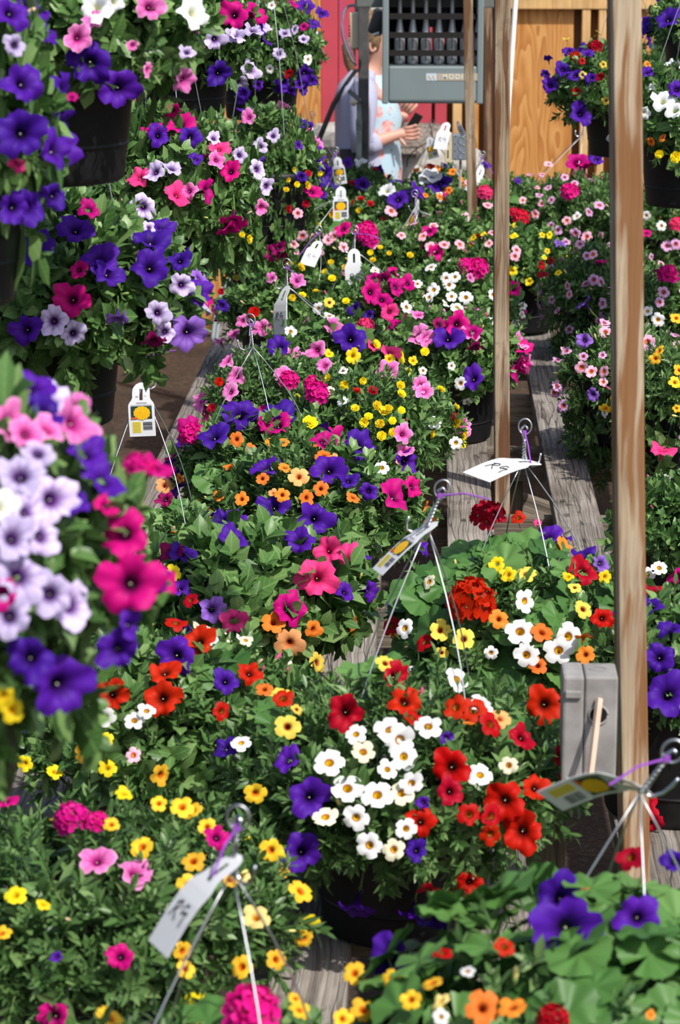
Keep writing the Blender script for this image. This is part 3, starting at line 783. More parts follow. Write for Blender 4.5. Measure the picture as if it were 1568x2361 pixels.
on_bench('B25', 'far basket with a coral red geranium beside the thin leaning post', 1115, 458, .18, .12, 'mix', {'PC': 3, 'M': 2, 'V': 2}, 20, 2)
# right side of the bench --------------------------------------------------
on_bench('RA', 'far right basket of pale pink calibrachoa with a red geranium by the greyish post', 1235, 450, .2, .13, 'mix', {'PC': 4, 'LC': 6, 'V': 1}, 20, 2)
on_bench('RB', 'far right basket of mauve calibrachoa with a bright pink geranium head', 1345, 455, .235, .15, 'trail', {'LC': 22, 'PC': 8, 'GM': .5}, 20, 2, D=.2)
on_bench('RC', 'far basket of mauve calibrachoa seen right of the thick post', 1520, 470, .23, .14, 'trail', {'LC': 12, 'PC': 12, 'O': 2}, 20, 0, D=.2)
on_bench('RD', 'trailing mauve calibrachoa basket spilling over the bench left of the thick post', 1395, 610, .2, .13, 'trail', {'LC': 14, 'PC': 5}, 30, 0, D=.16)
on_bench('RE', 'basket with magenta geranium and mauve calibrachoa right of the thick post', 1560, 660, .22, .12, 'trail', {'LC': 8, 'PC': 4, 'W': 2, 'O': 2}, 30, 0, D=.25)
on_bench('RF', 'trailing basket of pink calibrachoa and lilac petunia behind the thick post', 1455, 800, .19, .12, 'trail', {'LC': 5, 'PC': 6}, 40, 0, D=.18)
on_bench('RG', 'dark leafy basket with white and golden calibrachoa at the right edge', 1590, 850, .2, .12, 'trail', {'W': 2, 'G': 4, 'LC': 2}, 30, 0, D=.3)
on_bench('R4', 'leafy basket with a single pink petunia trumpet at the right edge', 1600, 1135, .175, .1, 'pet', {'HP': .3}, 30, 0, D=.1)
on_bench('R5', 'violet petunia basket hanging over the bench right of the thick post', 1570, 1470, .165, .12, 'pet', {'V': 3, 'W': 1}, 40, 0, D=.14)
# hanging baskets, left ------------------------------------------------------
HG = 'baskets hung above the bench'
def hung(key, label, px, py, Z, R, H, D, mixw, sprigs, fol='hang'):
    return basket(key, label, PD(px, py, Z), R, H, D, fol, mixw, sprigs, 0, True, HG)
hung('U1', 'blurred nearest hung basket of lavender and magenta petunias at left edge', -265, 1350, 2.38, .235, .2, .03, {'LW': 3, 'V': 3, 'PS': 2, 'M': 2, 'WP': 1}, 60)
hung('U2', 'hung basket of deep violet petunias with lavender ones, above a long black pot', 95, 690, 4.2, .25, .16, .04, {'V': 5, 'LW': 2, 'M': 1}, 80)
hung('U3', 'upper left hung basket whose black pot shows below violet and pink petunias', 95, 80, 3.6, .215, .14, .06, {'V': 2, 'PS': 4, 'WP': 1}, 70)
hung('U3b', 'cropped hung basket with large violet petunias at the top left corner', -200, 300, 3.0, .165, .2, .05, {'V': 4}, 30)
hung('U4', 'hung basket of coral pink and white-lavender petunias beside the wall gap', 375, 480, 6.5, .25, .24, .04, {'LW': 3, 'M': 3, 'HP': 3, 'PS': 3, 'V': 2}, 70)
hung('U5', 'upper hung basket with a large magenta petunia and lavender blooms', 415, 90, 6.7, .205, .15, .06, {'LW': 5, 'M': 2, 'V': 2}, 50)
hung('U6', 'farthest left hung basket with clustered violet blooms before the red wall', 600, 130, 8.5, .205, .2, .08, {'V': 6, 'LW': 3, 'M': 1, 'W': 1}, 40, 'mix')
hung('U8', 'low hung basket under the farthest left one, with small white-lavender petunias', 620, 395, 7.6, .15, .18, .18, {'LW': 1, 'V': 2, 'PS': 1}, 30, 'trail')
# hanging baskets, right
hung('H1', 'hung basket of red and violet flowers before the plywood wall', 1440, 215, 8.5, .24, .16, .05, {'V': 6, 'RC': 2, 'YR': 2, 'O': 1}, 30, 'mix')
hung('H2', 'hung basket of white petunias right of the thick post', 1590, 300, 7.0, .2, .17, .05, {'WP': 3, 'V': 2, 'O': 2, 'YD': 1}, 30, 'mix')
hung('H3', 'topmost hung basket at the right corner with one violet petunia and a black pot', 1640, 60, 7.3, .17, .12, .03, {'V': 2}, 20, 'pet')

# ---------------------------------------------------------------- flowers seen one by one: photo point and width
FL = {
'W': '900,1686,70 922,1706,66 759,1760,68 931,1745,58 987,1676,60 1053,1567,54 1107,1788,56 801,1819,66 870,1834,66 949,1806,50 821,1885,56 852,1949,56 936,1911,46 1110,1627,56 821,1694,46 893,1775,44 556,1714,45 1209,1386,48 1199,1457,62 1214,1510,54 1288,1500,62 1310,1468,60 934,1449,42 '
     '670,765,28 791,856,24 791,926,26 1062,884,28 1077,926,20 881,1079,30 1041,844,18 975,855,18 993,617,26 962,655,22 1000,669,30 1029,642,26 1049,639,24 1035,657,26 1074,686,30 1053,709,28 1041,684,24 1027,700,20 937,709,28 989,686,24 865,624,20 734,711,26 759,729,24 '
     '243,1653,44 338,1640,40 310,1662,44 480,1470,40 1017,2345,36 1078,2240,34 1330,499,22 1525,521,22 1490,497,20 1517,737,30 1493,718,24 1520,1310,36 1493,1325,36 626,13,18 710,138,22 1132,1505,30 760,900,18',
'CR': '837,1735,52 926,1830,54 750,1885,55 908,1959,48 1173,1765,40 990,1342,34 566,1477,30 762,900,20',
'YR': '1069,1474,48 730,1528,48 663,1676,54 888,1530,42 1015,1454,46 1018,1505,30 684,1636,26 759,698,24 1344,1405,42 1325,1355,28 1306,89,16 1379,76,16 1344,174,18 1391,149,16',
'R': '794,1643,80f 1255,1625,84f 1040,1770,86f 1038,1824,62 970,1893,66 1163,1847,88f 1204,1918,92f 934,1617,70 913,1561,70 1235,1816,62 1204,1699,60 1296,1745,44 1082,2036,56 1055,2085,70 256,1603,78f 374,1611,82f 380,1548,70 460,1478,70 1345,1315,66 1485,1868,72 1498,1893,60 1505,1360,60 576,1551,56 1390,1425,50 1310,1800,50',
'RC': '1132,1882,52 1130,1923,48 1051,1632,52 1092,1638,58 1130,1671,54 949,1656,48 653,1612,46 980,1482,46 903,1444,44 1082,1878,50 990,2050,52 405,1438,46 440,1385,36 1455,1978,60 1163,2184,44 1021,2199,40 1195,1195,34 666,170,22 1384,177,20 1342,141,16 1249,611,22 1251,633,24 1270,602,18 510,1640,40',
'GR': '1087,1388,130 1125,1192,92 1275,2350,84 1326,130,30 1373,109,40',
'O': '630,1436,50 722,1451,42 610,1590,36 1240,1535,42 1150,1428,42 1250,1459,50 1082,1668,28 546,1013,32 625,1020,26 580,1036,28 745,1053,36 651,1142,32 707,1148,36 814,1148,34 740,1127,34 605,1104,28 503,1143,24 460,1160,20 656,1079,30 416,1102,22 197,1565,36 1113,2325,76 1182,2325,60 1500,2340,22 1035,439,16 1014,454,18 981,450,14 1043,396,18 1010,387,14 985,389,16 1298,1258,44 1345,1470,42 1350,1510,40 1293,138,14 1493,148,16 1545,620,24',
'PE': '668,1482,64 1153,1658,46 689,1100,44 380,1120,38 770,1062,30 630,1137,24',
'V': '60,760,70 170,1160,60 714,1839,90f 694,1964,86 520,1570,58 663,1752,62 518,1724,56 796,1365,44 852,1362,50 918,1375,60 967,1263,48 960,1960,50 554,954,80 643,951,80 493,1005,70 613,1077,66 758,1082,76 830,1025,76 937,1066,64 539,1240,66 630,1168,70 728,1194,76 692,1245,66 809,781,70 643,798,56 1033,778,66 1090,872,56 804,1107,44 850,1133,40 918,458,48 964,443,44 1016,420,46 836,425,34 800,375,30 695,408,26 745,450,20 817,711,34 850,727,24 '
     '54,191,95 46,307,110 207,145,95 274,203,88 128,348,90 25,29,80 504,170,56 365,311,52 440,315,50 452,365,36 555,224,30 647,199,40 78,574,90 174,528,78 66,478,76 124,453,60 232,598,82 250,630,70 348,553,86 348,615,86 373,524,60 460,673,66 415,600,50 30,480,70 512,704,30 '
     '70,890,100 200,1045,80 240,1105,90 110,945,80 420,1275,60 140,1580,125 68,1520,90 268,1496,80f 405,1512,86f 372,1335,50 413,1355,50 300,1440,60 76,1662,60 130,2206,26 822,2095,90d 948,2110,70d 1000,2130,70d 895,2205,100 1290,2072,110f 1305,2142,150f 1470,2115,100f 1555,1985,60 1495,1400,70 1545,1450,60 1520,1515,70 1540,1600,100 '
     '1297,159,36 1268,197,36 1264,136,24 1326,174,32 1355,123,28 1362,181,32 1310,118,28 1340,261,56 1257,170,20 1540,43,54 1560,205,40 1489,167,36 703,170,40 717,184,30 726,55,36 742,30,30 705,14,40 689,335,20 655,190,26 670,210,24 690,195,26 700,205,26 640,205,26 561,216,34 595,197,24 1374,366,36 1193,417,20 1265,1235,60 1345,1275,56 1300,1240,40 1030,1700,30 975,1850,30 1120,380,24',
'L': '433,768,82 490,1405,60 270,735,52d 1291,561,28 1347,699,42 1367,910,30 1347,785,36 1385,1300,40 460,640,40',
'LW': '30,1240,90 95,1235,80 60,1180,80 357,396,48 396,388,46 601,336,34 630,313,32 553,357,36 593,390,42 615,429,38 493,319,34 330,477,58 497,90,52 540,80,40 578,160,46 549,190,40 431,120,36 33,104,50 124,740,66 170,768,56 419,657,54 365,720,58 380,765,46 344,524,30 46,1095,95 122,1150,105 46,1325,110 163,1395,95 115,1370,85 23,1420,85 88,1045,64 643,124,28 657,76,28 680,69,24 547,85,36 584,70,40 700,90,24',
'WP': '447,28,74 222,18,70 265,2,50 0,1165,80 995,404,54 892,439,36 832,373,26 1529,232,52 1555,255,40 1486,260,30 1502,200,20 980,410,34',
'M': '668,1403,80 439,995,72 640,980,60 605,980,44 743,1015,50 911,1143,80 952,1122,50 360,1076,58 538,33,66f 590,30,60 415,286,66 352,295,44 398,256,40 477,440,52 532,395,46 205,482,50 166,690,80f 182,622,40 538,510,60d 525,530,50d 287,1230,95f 300,1345,125f 245,1165,50 5,1370,60 720,441,40 628,582,40 856,673,50 881,690,44 914,661,46 940,652,40 1055,748,56 1088,765,46 1005,582,36 989,532,32 790,528,36 500,1930,56 13,1845,50 277,2206,60 125,2345,70 1331,375,50 1347,380,40 1540,633,60 1385,603,30 1489,537,26 1182,665,40 701,62,20 675,7,30 650,590,30 860,640,30 166,224,26 1560,1330,40',
'MD': '355,786,58d 395,1270,56 885,648,40 640,570,36 1095,800,36d 1013,748,36 380,1150,40',
'HP': '730,1332,90f 755,1270,66f 800,1280,62 538,1431,58 898,719,40 901,811,46 860,796,36 319,408,52 410,448,60 506,342,48 182,400,46 38,380,42 1528,1037,54u 1240,1205,20 1120,445,20',
'PS': '110,990,70 60,1000,70 730,808,44 748,842,40 656,865,46 929,1000,46 934,1038,36 970,888,42 978,903,40 544,867,44 523,832,38 508,786,30 608,757,40 531,903,40 768,752,44 982,780,40 1085,770,44 600,754,42 964,725,34 624,642,34 686,646,36 968,773,50 435,440,40 500,368,40 573,270,36 603,478,34 345,15,66 425,185,60 340,162,34 305,105,26 215,45,44 180,88,64 172,975,95 19,970,80 185,930,55 223,1983,76 312,2014,80 1085,640,20 560,740,30 540,770,30',
'GM': '165,1889,95 223,1895,60 733,908,66 666,878,56 722,885,50 844,536,64 854,557,44 1101,620,62 1076,615,50 1313,443,50 316,1072,62 340,1078,44 580,2335,150 440,1000,60 1540,633,56',
'GH': '844,752,48 1560,518,40 1118,445,44',
'GC2': '1201,502,46 1185,490,30',
'Y': '926,824,34 814,821,34 400,1320,36 125,1780,36 248,1771,40 286,1831,40 36,2065,48 100,2086,34 27,1637,48 9,1604,40 58,1760,34 245,1706,32 758,816,22 1185,545,20 1250,542,14 1267,542,16 1262,579,14 1287,629,16 1255,594,12 1310,1330,26 1395,1330,30 898,828,24 952,832,22',
'YD': '837,878,18 794,887,20 755,872,20 926,908,22 924,888,20 891,946,32 819,941,20 926,946,18 880,1005,22 906,997,20 840,974,22 876,977,22 715,974,34 857,1041,18 980,811,20 868,793,22 660,437,14 709,427,18 678,391,12 738,400,14 827,485,14 575,551,20 558,541,14 695,615,20 668,607,18 763,605,14 854,582,14 860,599,14 946,588,16 877,570,12 798,694,18 685,425,14 665,415,12 1520,355,20 1558,362,26 850,960,20 905,970,18 870,935,22',
'RD': '824,901,22 860,900,22 488,941,22 666,482,18 705,470,18 711,400,16 854,469,16 813,422,16 832,458,16 505,880,20 586,720,26',
'G': '370,1786,46 420,1862,50 446,1870,40 328,1954,50 446,1987,48 433,2043,50 625,1960,50 589,1829,48 692,2056,54 366,1853,36 257,1902,36 201,1736,54 420,2193,44 428,2235,40 636,2213,46 558,2230,50 478,1907,40 818,2245,50 903,2257,42 948,2306,44 838,2330,56 998,2268,48 681,2303,34 690,2330,44 790,2350,46 1520,810,30 1511,827,26 1560,942,18 1559,734,26 530,2030,36',
'GC': '591,2117,60 1017,2310,44 560,2020,30',
'PC': '687,492,24 697,544,26 902,487,28 975,545,24 993,570,26 1024,565,24 1060,564,24 956,515,22 1074,501,22 1124,474,22 792,570,22 861,565,18 757,553,24 769,545,24 682,578,18 738,582,20 678,563,20 718,547,22 925,543,20 1000,520,20 308,1742,34 1265,379,20 1250,403,14 1205,462,18 1234,494,20 1191,577,22 1187,591,22 1353,546,24 1367,587,22 1313,679,20 1309,659,20 1385,543,18 1307,509,20 1341,847,28 1393,857,28 1363,857,26 1493,789,36 1391,881,20',
'LC': '1382,474,26 1327,538,24 1337,563,22 1305,558,20 1286,531,22 1358,489,22 1369,645,24 1350,654,22 1386,651,22 1353,590,20 1302,409,18 1325,422,18 1534,465,18 1538,567,26 1530,674,26 1521,697,22 1558,563,26 1345,822,20 1389,819,18 1270,520,18 1390,700,24',
}
keys = list(BK)
CC = np.array([BK[k].c for k in keys]); RR = np.array([BK[k].R for k in keys]); HH = np.array([BK[k].H for k in keys]); DD = np.array([BK[k].D for k in keys])
TS = np.arange(2.0, 11.6, .012)
taken = []
def place_flower(key, b, p, nvec, diam, spin=None):
    r = diam / 2
    me = FLME[key][rng.integers(len(FLME[key]))]
    M = rot_to(nvec, rng.random() * 6.28 if spin is None else spin)
    o = link(NAMEOF[FLSHAPE[key]], me, b.root, np.asarray(p) - b.org, M.to_euler(), r)
    return o
def dome_field(P, inf):
    d = P[:, None, :] - CC[None]
    h = np.where(d[..., 2] > 0, HH + inf, DD + .08 + inf)
    return (d[..., 0] ** 2 + d[..., 1] ** 2) / (RR + inf) ** 2 + (d[..., 2] / h) ** 2
stats = {}
FACE = np.array([.12, -1, .42]); FACE = FACE / np.linalg.norm(FACE)
for key, txt in FL.items():
    for tok in txt.split():
        flag = ''
        if tok[-1] in 'duf': flag, tok = tok[-1], tok[:-1]
        x, y, s = map(float, tok.split(','))
        d = ray(x, y)
        P = CAM[None] + d[None] * TS[:, None]
        f = dome_field(P, .022)
        hit = np.argwhere(f < 1)
        if len(hit): i, j = hit[0]
        else:
            i, j = np.unravel_index(np.argmin(f), f.shape)
            if f[i, j] > 3.2: print('no basket near flower', key, x, y, round(float(f[i, j]), 2), keys[j]); continue
        b = BK[keys[j]]; p = P[i]; Z = TS[i]
        if b.key == 'U1': s *= 1.12
        diam = s * Z / F_PX * {'pet': 1.1, 'cal': 1.12, 'dbl': 1.1, 'ger': 1.0}[FLSHAPE[key]]
        q = p - b.c
        nv = nrm(np.array([q[0] / b.R ** 2, q[1] / b.R ** 2, q[2] / (b.H if q[2] > 0 else b.D + .08) ** 2]))
        n = nrm(nv * .55 + FACE * .5 + SUN * .15 + rng.normal(0, .33 if s < 62 else .2, 3))
        if FLSHAPE[key] == 'ger': n = nrm(nv * .4 + np.array([0, -.45, .7]))
        if flag == 'd': n = nrm(np.array([rng.uniform(-.3, .3), -.5, -.75]))
        if flag == 'f': n = nrm(np.array([-.05, -.9, .3]) + rng.normal(0, .08, 3))
        if flag == 'u': n = nrm(np.array([.15, -.25, .9]))
        p = p + n * diam * .06 - (d / np.linalg.norm(d)) * (.024 if len(hit) else 0)
        place_flower(key, b, p, n, diam)
        taken.append((x, y, s / 2))
        stats[b.key] = stats.get(b.key, 0) + 1
print('flowers per basket', stats)
taken = np.array(taken)
def project(p):
    v = np.asarray(p) - CAM; Z = v @ FW
    return CXP + F_PX * (v @ RT) / Z, CYP - F_PX * (v @ UP) / Z, Z
BASE = {'pet': .058, 'cal': .03, 'dbl': .022, 'ger': .06}
for key in keys:
    b = BK[key]
    # further blooms round the planting: many on the sides turned away, few between those seen
    nfl = 55 if key[0] == 'R' and key not in ('R4', 'R5') else (30 if key in ('B1', 'B2', 'B3', 'B4', 'B5', 'B6', 'B7') else 38)
    if key == 'R4': nfl = 0
    if key in ('U1', 'U2', 'U3', 'U4', 'U5', 'U6'): nfl = 24
    kk = list(b.mixw); pw = np.array([b.mixw[k] for k in kk], float); pw /= pw.sum()
    done = 0
    for t in range(nfl * 3):
        if done >= nfl: break
        s = math.sqrt(rng.random()) * 1.15 if rng.random() < .75 else 1 + rng.random() * .6
        phi = rng.random() * 6.283
        p, nv = dome_point(s, phi, b.R + .015, b.H + .018, b.D)
        P = p + b.c
        x, y, Z = project(P)
        dd = np.hypot(taken[:, 0] - x, taken[:, 1] - y) - taken[:, 2]
        facing = nv @ nrm(CAM - P) > -.1
        fk = kk[rng.choice(len(kk), p=pw)]
        if facing and len(dd) and dd.min() < F_PX / Z * BASE[FLSHAPE[fk]] * (1.3 if FLSHAPE[fk] == 'pet' else .9): continue
        if facing and FLSHAPE[fk] == 'pet' and rng.random() < .35 and key[0] == 'B': continue
        diam = BASE[FLSHAPE[fk]] * rng.uniform(.8, 1.15)
        n = nrm(nv * .8 + FACE * .3 + SUN * .2 + rng.normal(0, .35, 3))
        place_flower(fk, b, P, n, diam); done += 1
    for t in range(10):
        s = math.sqrt(rng.random()); phi = rng.random() * 6.283
        p, nv = dome_point(s, phi, b.R + .012, b.H + .015, b.D)
        n = nrm(nv + np.array([0, 0, .5]) + rng.normal(0, .4, 3))
        link('bud', BUDS[rng.integers(4)], b.root, p + b.c - b.org, rot_to(n).to_euler(), rng.uniform(.006, .011))
    # single shoots and broad leaves that can be told apart
    fol = 'cal'
    for t in range(b.sprigs):
        phi = -PI / 2 + rng.normal(0, 1.0); s = rng.uniform(.15, 1.45)
        p, nv = dome_point(s, phi, b.R, b.H, b.D)
        kind = 'cal' if key in ('B1', 'B2', 'B4', 'B5', 'B11', 'B12', 'RB', 'RC', 'RD', 'RE', 'RF', 'RG', 'B3') else ('big' if key == 'B7' else ('pet' if rng.random() < .6 else 'cal'))
        d = nrm(nv * .6 + np.array([0, -.1, .55 if s < 1 else -.1]) + rng.normal(0, .35, 3))
        link('leaf_sprig', SPRIG_ME[kind][rng.integers(4)], b.root, p - nv * .03 + b.c - b.org, rot_to(d, rng.random() * 6.28).to_euler(), rng.uniform(.85, 1.3))
    for t in range(b.ger):
        if key == 'B3': phi = rng.uniform(-2.6, .3) ; s = rng.uniform(.1, 1.25)
        elif key == 'B5': phi = rng.uniform(PI * .45, PI * 1.35); s = rng.uniform(.0, .9)
        else: phi = rng.random() * 6.28; s = rng.uniform(.1, 1.1)
        p, nv = dome_point(s, phi, b.R, b.H, b.D)
        d = nrm(nv * .45 + np.array([0, -.4, .6]) + rng.normal(0, .22, 3))
        link('leaf', GER_ME[rng.integers(2)], b.root, p + nv * rng.uniform(0, .02) + b.c - b.org, rot_to(d, rng.random() * 6.28).to_euler(), rng.uniform(.028, .043))

# ---------------------------------------------------------------- hangers and tags
def helix(a, b, r, turns, ph, n=22):
    a, b = np.asarray(a, float), np.asarray(b, float); d = nrm(b - a)
    e = nrm(np.cross(d, (0.3, 1, .2))); g = np.cross(d, e)
    return [a + (b - a) * t + (e * math.cos(ph + turns * 6.283 * t) + g * math.sin(ph + turns * 6.283 * t)) * r for t in np.linspace(0, 1, n)]
WR = .0012
def hanger(b, apex, lean=(0, 0, 1), hookdir=(-1, 0, 0), hook_down=True, tie=None, phase=.6, nw=4, size=1.0, ends=None):
    apex = np.asarray(apex, float); lean = nrm(lean); o = b.org
    for k in range(nw):
        a = phase + 2 * PI * k / nw
        rp = b.c + np.array([.138 * math.cos(a), .138 * math.sin(a), .0])
        pts = []
        for t in np.linspace(0, 1, 9):
            q = rp + (apex - rp) * t
            bow = .018 * math.sin(PI * t) * (1 + .4 * math.sin(k * 2.1 + phase))
            q = q + np.array([math.cos(a), math.sin(a), .3]) * bow
            pts.append(q - o)
        mb = MB(); mb.tube(pts, WR * size, 6); build('hanger_wire', mb, MAT['wire'], b.root, smooth=True)
    top = apex + lean * .045 * size
    mb = MB()
    for ph in (0, PI): mb.tube([q - o for q in helix(apex, top, .0017 * size, 4, ph)], .0014 * size, 5)
    # eye at the top
    side = nrm(np.cross(lean, (0.15, 1, 0))); ec = top + lean * .013 * size
    mb.tube([ec + (side * math.sin(t) * .011 - lean * math.cos(t) * .013) * size - o for t in np.linspace(.15, 6.13, 20)], .0015 * size, 6)
    build('wire_stem', mb, MAT['wire'], b.root, smooth=True)
    # S hook through the eye, hanging beside the stem
    hd = nrm(hookdir); dn = -lean if hook_down else lean
    st = ec - lean * .008 * size
    pts = [st + (dn * z + hd * x) * size for x, z in ((.006, -.004), (.0, -.010), (-.006, -.004), (-.004, .006), (.002, .022), (.004, .04), (.008, .052), (.017, .058), (.027, .054), (.031, .044), (.031, .034))]
    P2 = []
    for i in range(len(pts) - 1):
        for t in (0, .5): P2.append(pts[i] * (1 - t) + pts[i + 1] * t)
    P2.append(pts[-1])
    mb = MB(); mb.tube([q - o for q in P2], .002 * size, 7); build('s_hook', mb, MAT['hook'], b.root, smooth=True)
    if tie is not None:
        t0 = ec - lean * .010 * size; t1 = np.asarray(tie, float)
        mid = (t0 + t1) / 2 + np.array([0, 0, .006])
        mb = MB(); mb.tube([t0 - o, (t0 + mid) / 2 - o, mid - o, (t1 + mid) / 2 - o, t1 - o], .0013 * size, 5)
        mb.box(tuple(t0 - o - .003), tuple(t0 - o + .003))
        build('cable_tie', mb, MAT['tie'], b.root)
    return apex, top

RG = [[(-.95, -.55), (-.55, .55)], [(-.85, .35), (-.35, .6), (-.15, .35), (-.35, .1), (-.65, .0), (-.1, -.6)],
      [(.75, .5), (.45, .6), (.2, .25), (.25, -.05), (.55, .0), (.8, .2)], [(.45, .12), (.95, .15), (.8, -.3), (.85, -.75)]]
def plant_tag(label, top, bot, nhint, side, bow=.006, Lc=.108):
    """top, bot: world points of the two ends; nhint: way the shown face looks"""
    top, bot = np.asarray(top, float), np.asarray(bot, float)
    d = bot - top; L = np.linalg.norm(d); d /= L
    v_ = nrm(CAM - top); nf = nrm(v_ - d * (v_ @ d)); sd_ = np.cross(d, nf)
    n = nrm(nf * abs(nhint) + sd_ * math.copysign(math.sqrt(max(0, 1 - nhint * nhint)), nhint)); x = np.cross(n, d)
    sgn = 1
    sc_ = L / .108; Wd = .026 * sc_ ** .5
    root = empty('plant_tag', top, label, 'plant tag', 'plant tags on the hanger wires')
    def hw(v):
        if v < .17: return .0175 * math.sqrt(max(.02, 1 - ((.17 - v) / .17) ** 2)) * Wd / .026
        if v < .28: return .0175 * Wd / .026
        if v < .42: t = (v - .28) / .14; t = t * t * (3 - 2 * t); return (.0175 + .0085 * t) * Wd / .026
        return Wd
    def S(u, v, off=0.0):                       # u in metres across, v 0..1 along
        return d * (v * L) + x * u + n * (bow * sc_ * math.sin(v * PI * 1.15) * (1 if bow else 0) + off)
    vs = [0, .03, .08, .12, .17, .22, .28, .33, .37, .42, .55, .7, .85, 1.0]
    mb = MB(); V = []
    for off in (0, -.0006):
        for v in vs:
            h = hw(v); e = min(.0032, h * .4)
            for u in (-h, -e, e, h): V.append(S(u, v, off))
    nvs = len(vs); Fs = []
    for i in range(nvs - 1):
        for j in range(3):
            if j == 1 and .12 <= vs[i] < .33: continue
            a, b_ = i * 4 + j, i * 4 + j + 1; c, e = a + 4, b_ + 4; o2 = nvs * 4
            Fs += [(a, b_, e, c), (c + o2, e + o2, b_ + o2, a + o2)]
    ring = [i * 4 for i in range(nvs)] + [(nvs - 1) * 4 + 1, (nvs - 1) * 4 + 2] + [i * 4 + 3 for i in range(nvs)][::-1] + [2, 1]
    for q in range(len(ring)):
        a, b_ = ring[q], ring[(q + 1) % len(ring)]; Fs.append((a, a + nvs * 4, b_ + nvs * 4, b_))
    mb.add(V, Fs)
    build('card', mb, MAT['tagwhite'], root, smooth=False)
    def patch(name, u0, u1, v0, v1, mat, off=.0005, parent=None, k=5):
        mb = MB()
        pts = [S(u, v0 + (v1 - v0) * i / k, off) for i in range(k + 1) for u in (u0, u1)]
        mb.add(pts, [(2 * i, 2 * i + 1, 2 * i + 3, 2 * i + 2) for i in range(k)])
        return build(name, mb, mat, parent or root)
    if side == 'front':
        q = Wd / .026
        ph = patch('photo_print', -.021 * q, .021 * q, .44, .68, MAT['tagphoto'])
        mb = MB(); pts = [S(.001 * q, .57, .001)]; m_ = 40
        for j in range(m_):
            a = 2 * PI * j / m_; rr = .0165 * q * (1 + .05 * math.cos(a * 13))
            pts.append(S(.001 * q + rr * math.cos(a), .57 + rr * .78 * math.sin(a) / L, .001))
        mb.add(pts, [(0, 1 + j, 1 + (j + 1) % m_) for j in range(m_)]); build('flower_print', mb, MAT['tagflower'], root)
        patch('corner_print', -.021 * q, -.009 * q, .645, .68, MAT['orange_print'], .0013)
        patch('price_box', -.019 * q, -.002 * q, .73, .93, MAT['tagyellow'])
        mb = MB()
        v = .735
        for j in range(11):
            h = (.004, .009, .006, .012, .005)[j % 5]
            p4 = [S(u, vv, .0005) for vv in (v, v + h) for u in (.002 * q, .0205 * q)]; mb.add(p4, [(0, 1, 3, 2)]); v += h + .0075
        build('barcode', mb, MAT['ink'], root)
        mb = MB()
        for (u0, u1, v) in ((-.010, .011, .37), (-.009, .012, .39), (-.021, .021, .42), (-.011, -.005, .25), (-.011, -.005, .27), (.006, .011, .25)):
            p4 = [S(u * q, vv, .0005) for vv in (v, v + .007) for u in (u0, u1)]; mb.add(p4, [(0, 1, 3, 2)])
        for k in range(8):
            p4 = [S(u * q, vv, .0009) for vv in (.745 + k * .023, .75 + k * .023) for u in (-.0175, -.0035)]; mb.add(p4, [(0, 1, 3, 2)])
        build('small_print', mb, MAT['grey_print'], root)['kind'] = 'stuff'
    else:
        mb = MB(); q = Wd / .026
        for st in RG:
            pts = []
            for i in range(len(st) - 1):
                for t in (0, .25, .5, .75):
                    pts.append((st[i][0] * (1 - t) + st[i + 1][0] * t, st[i][1] * (1 - t) + st[i + 1][1] * t))
            pts.append(st[-1])
            mb.tube([S(a * .0165 * q, .66 - c * .14, .0006) for a, c in pts], .0006 * sc_, 4)
        build('handwriting', mb, MAT['ink'], root)
    return root
TOCAM = np.array([.05, -1, .12])
def apex_of(key, px, py, dz=0.0): return PD(px, py, depth(BK[key].c) + dz)
HK = [  # basket, apex photo point, lean, hook direction, hook hangs down?, cable tie end offset (photo), phase
    ('B1', 535, 2010, (.12, -.1, 1), (.5, -.5, 0), True, (490, 2020), .55),
    ('B3', 1474, 1828, (.55, -.1, .8), (1, -.2, .2), True, (1405, 1810), .2),
    ('B4', 985, 1215, (.38, 0, 1), (-1, 0, 0), True, (1130, 1152), .75),
    ('B5', 1206, 1062, (.04, 0, 1), (1, -.5, 0), True, (1225, 1075), .35),
    ('B9', 328, 890, (-.02, 0, 1), (.7, .5, 0), True, (406, 808), .8),
    ('B10', 583, 800, (-.1, .1, 1), (-1, 0, 0), True, (575, 775), .4),
    ('B15', 662, 660, (-.02, 0, 1), (-1, 0, 0), True, (692, 650), .9),
    ('B17', 817, 577, (.02, 0, 1), (-1, 0, 0), True, (880, 552), .3),
    ('B16', 740, 575, (-.12, 0, 1), (-1, 0, 0), True, (690, 590), .6),
    ('B18', 785, 452, (-.1, 0, 1), (-1, 0, 0), True, None, .3),
    ('B20', 966, 485, (-.25, 0, 1), (-1, 0, 0), True, (955, 520), .5),
    ('B21', 776, 382, (-.05, 0, 1), (-1, 0, 0), True, (750, 400), .5),
    ('B25', 1103, 392, (.25, 0, 1), (-1, 0, 0), True, (1138, 402), .4),
    ('B23', 995, 318, (.0, 0, 1), (1, 0, 0), True, None, .9),
    ('RA', 1345, 310, (.1, .1, 1), (-1, 0, 0), True, (1318, 240), .7),
    ('B6', 70, 1560, (-.3, 0, 1), (-1, 0, 0), True, None, .4),
]
for key, px, py, lean, hd, dn, tie, ph in HK:
    b = BK[key]; Zc = depth(b.c)
    ap = PD(px, py, Zc - .02)
    te = None if tie is None else PD(tie[0], tie[1], Zc - .05)
    hanger(b, ap, lean, hd, dn, te, ph)
for key in ('U1', 'U2', 'U3', 'U3b', 'U4', 'U5', 'U6', 'U8', 'H1', 'H2', 'H3'):
    b = BK[key]
    up = .62 if key in ('U2', 'U4', 'U1', 'U8') else .42
    hanger(b, b.c + np.array([0, .02, up]), (0, 0, 1), (-1, 0, 0), False, None, rng.random())
def T(key, px, py, dz): return PD(px, py, depth(BK[key].c) + dz)
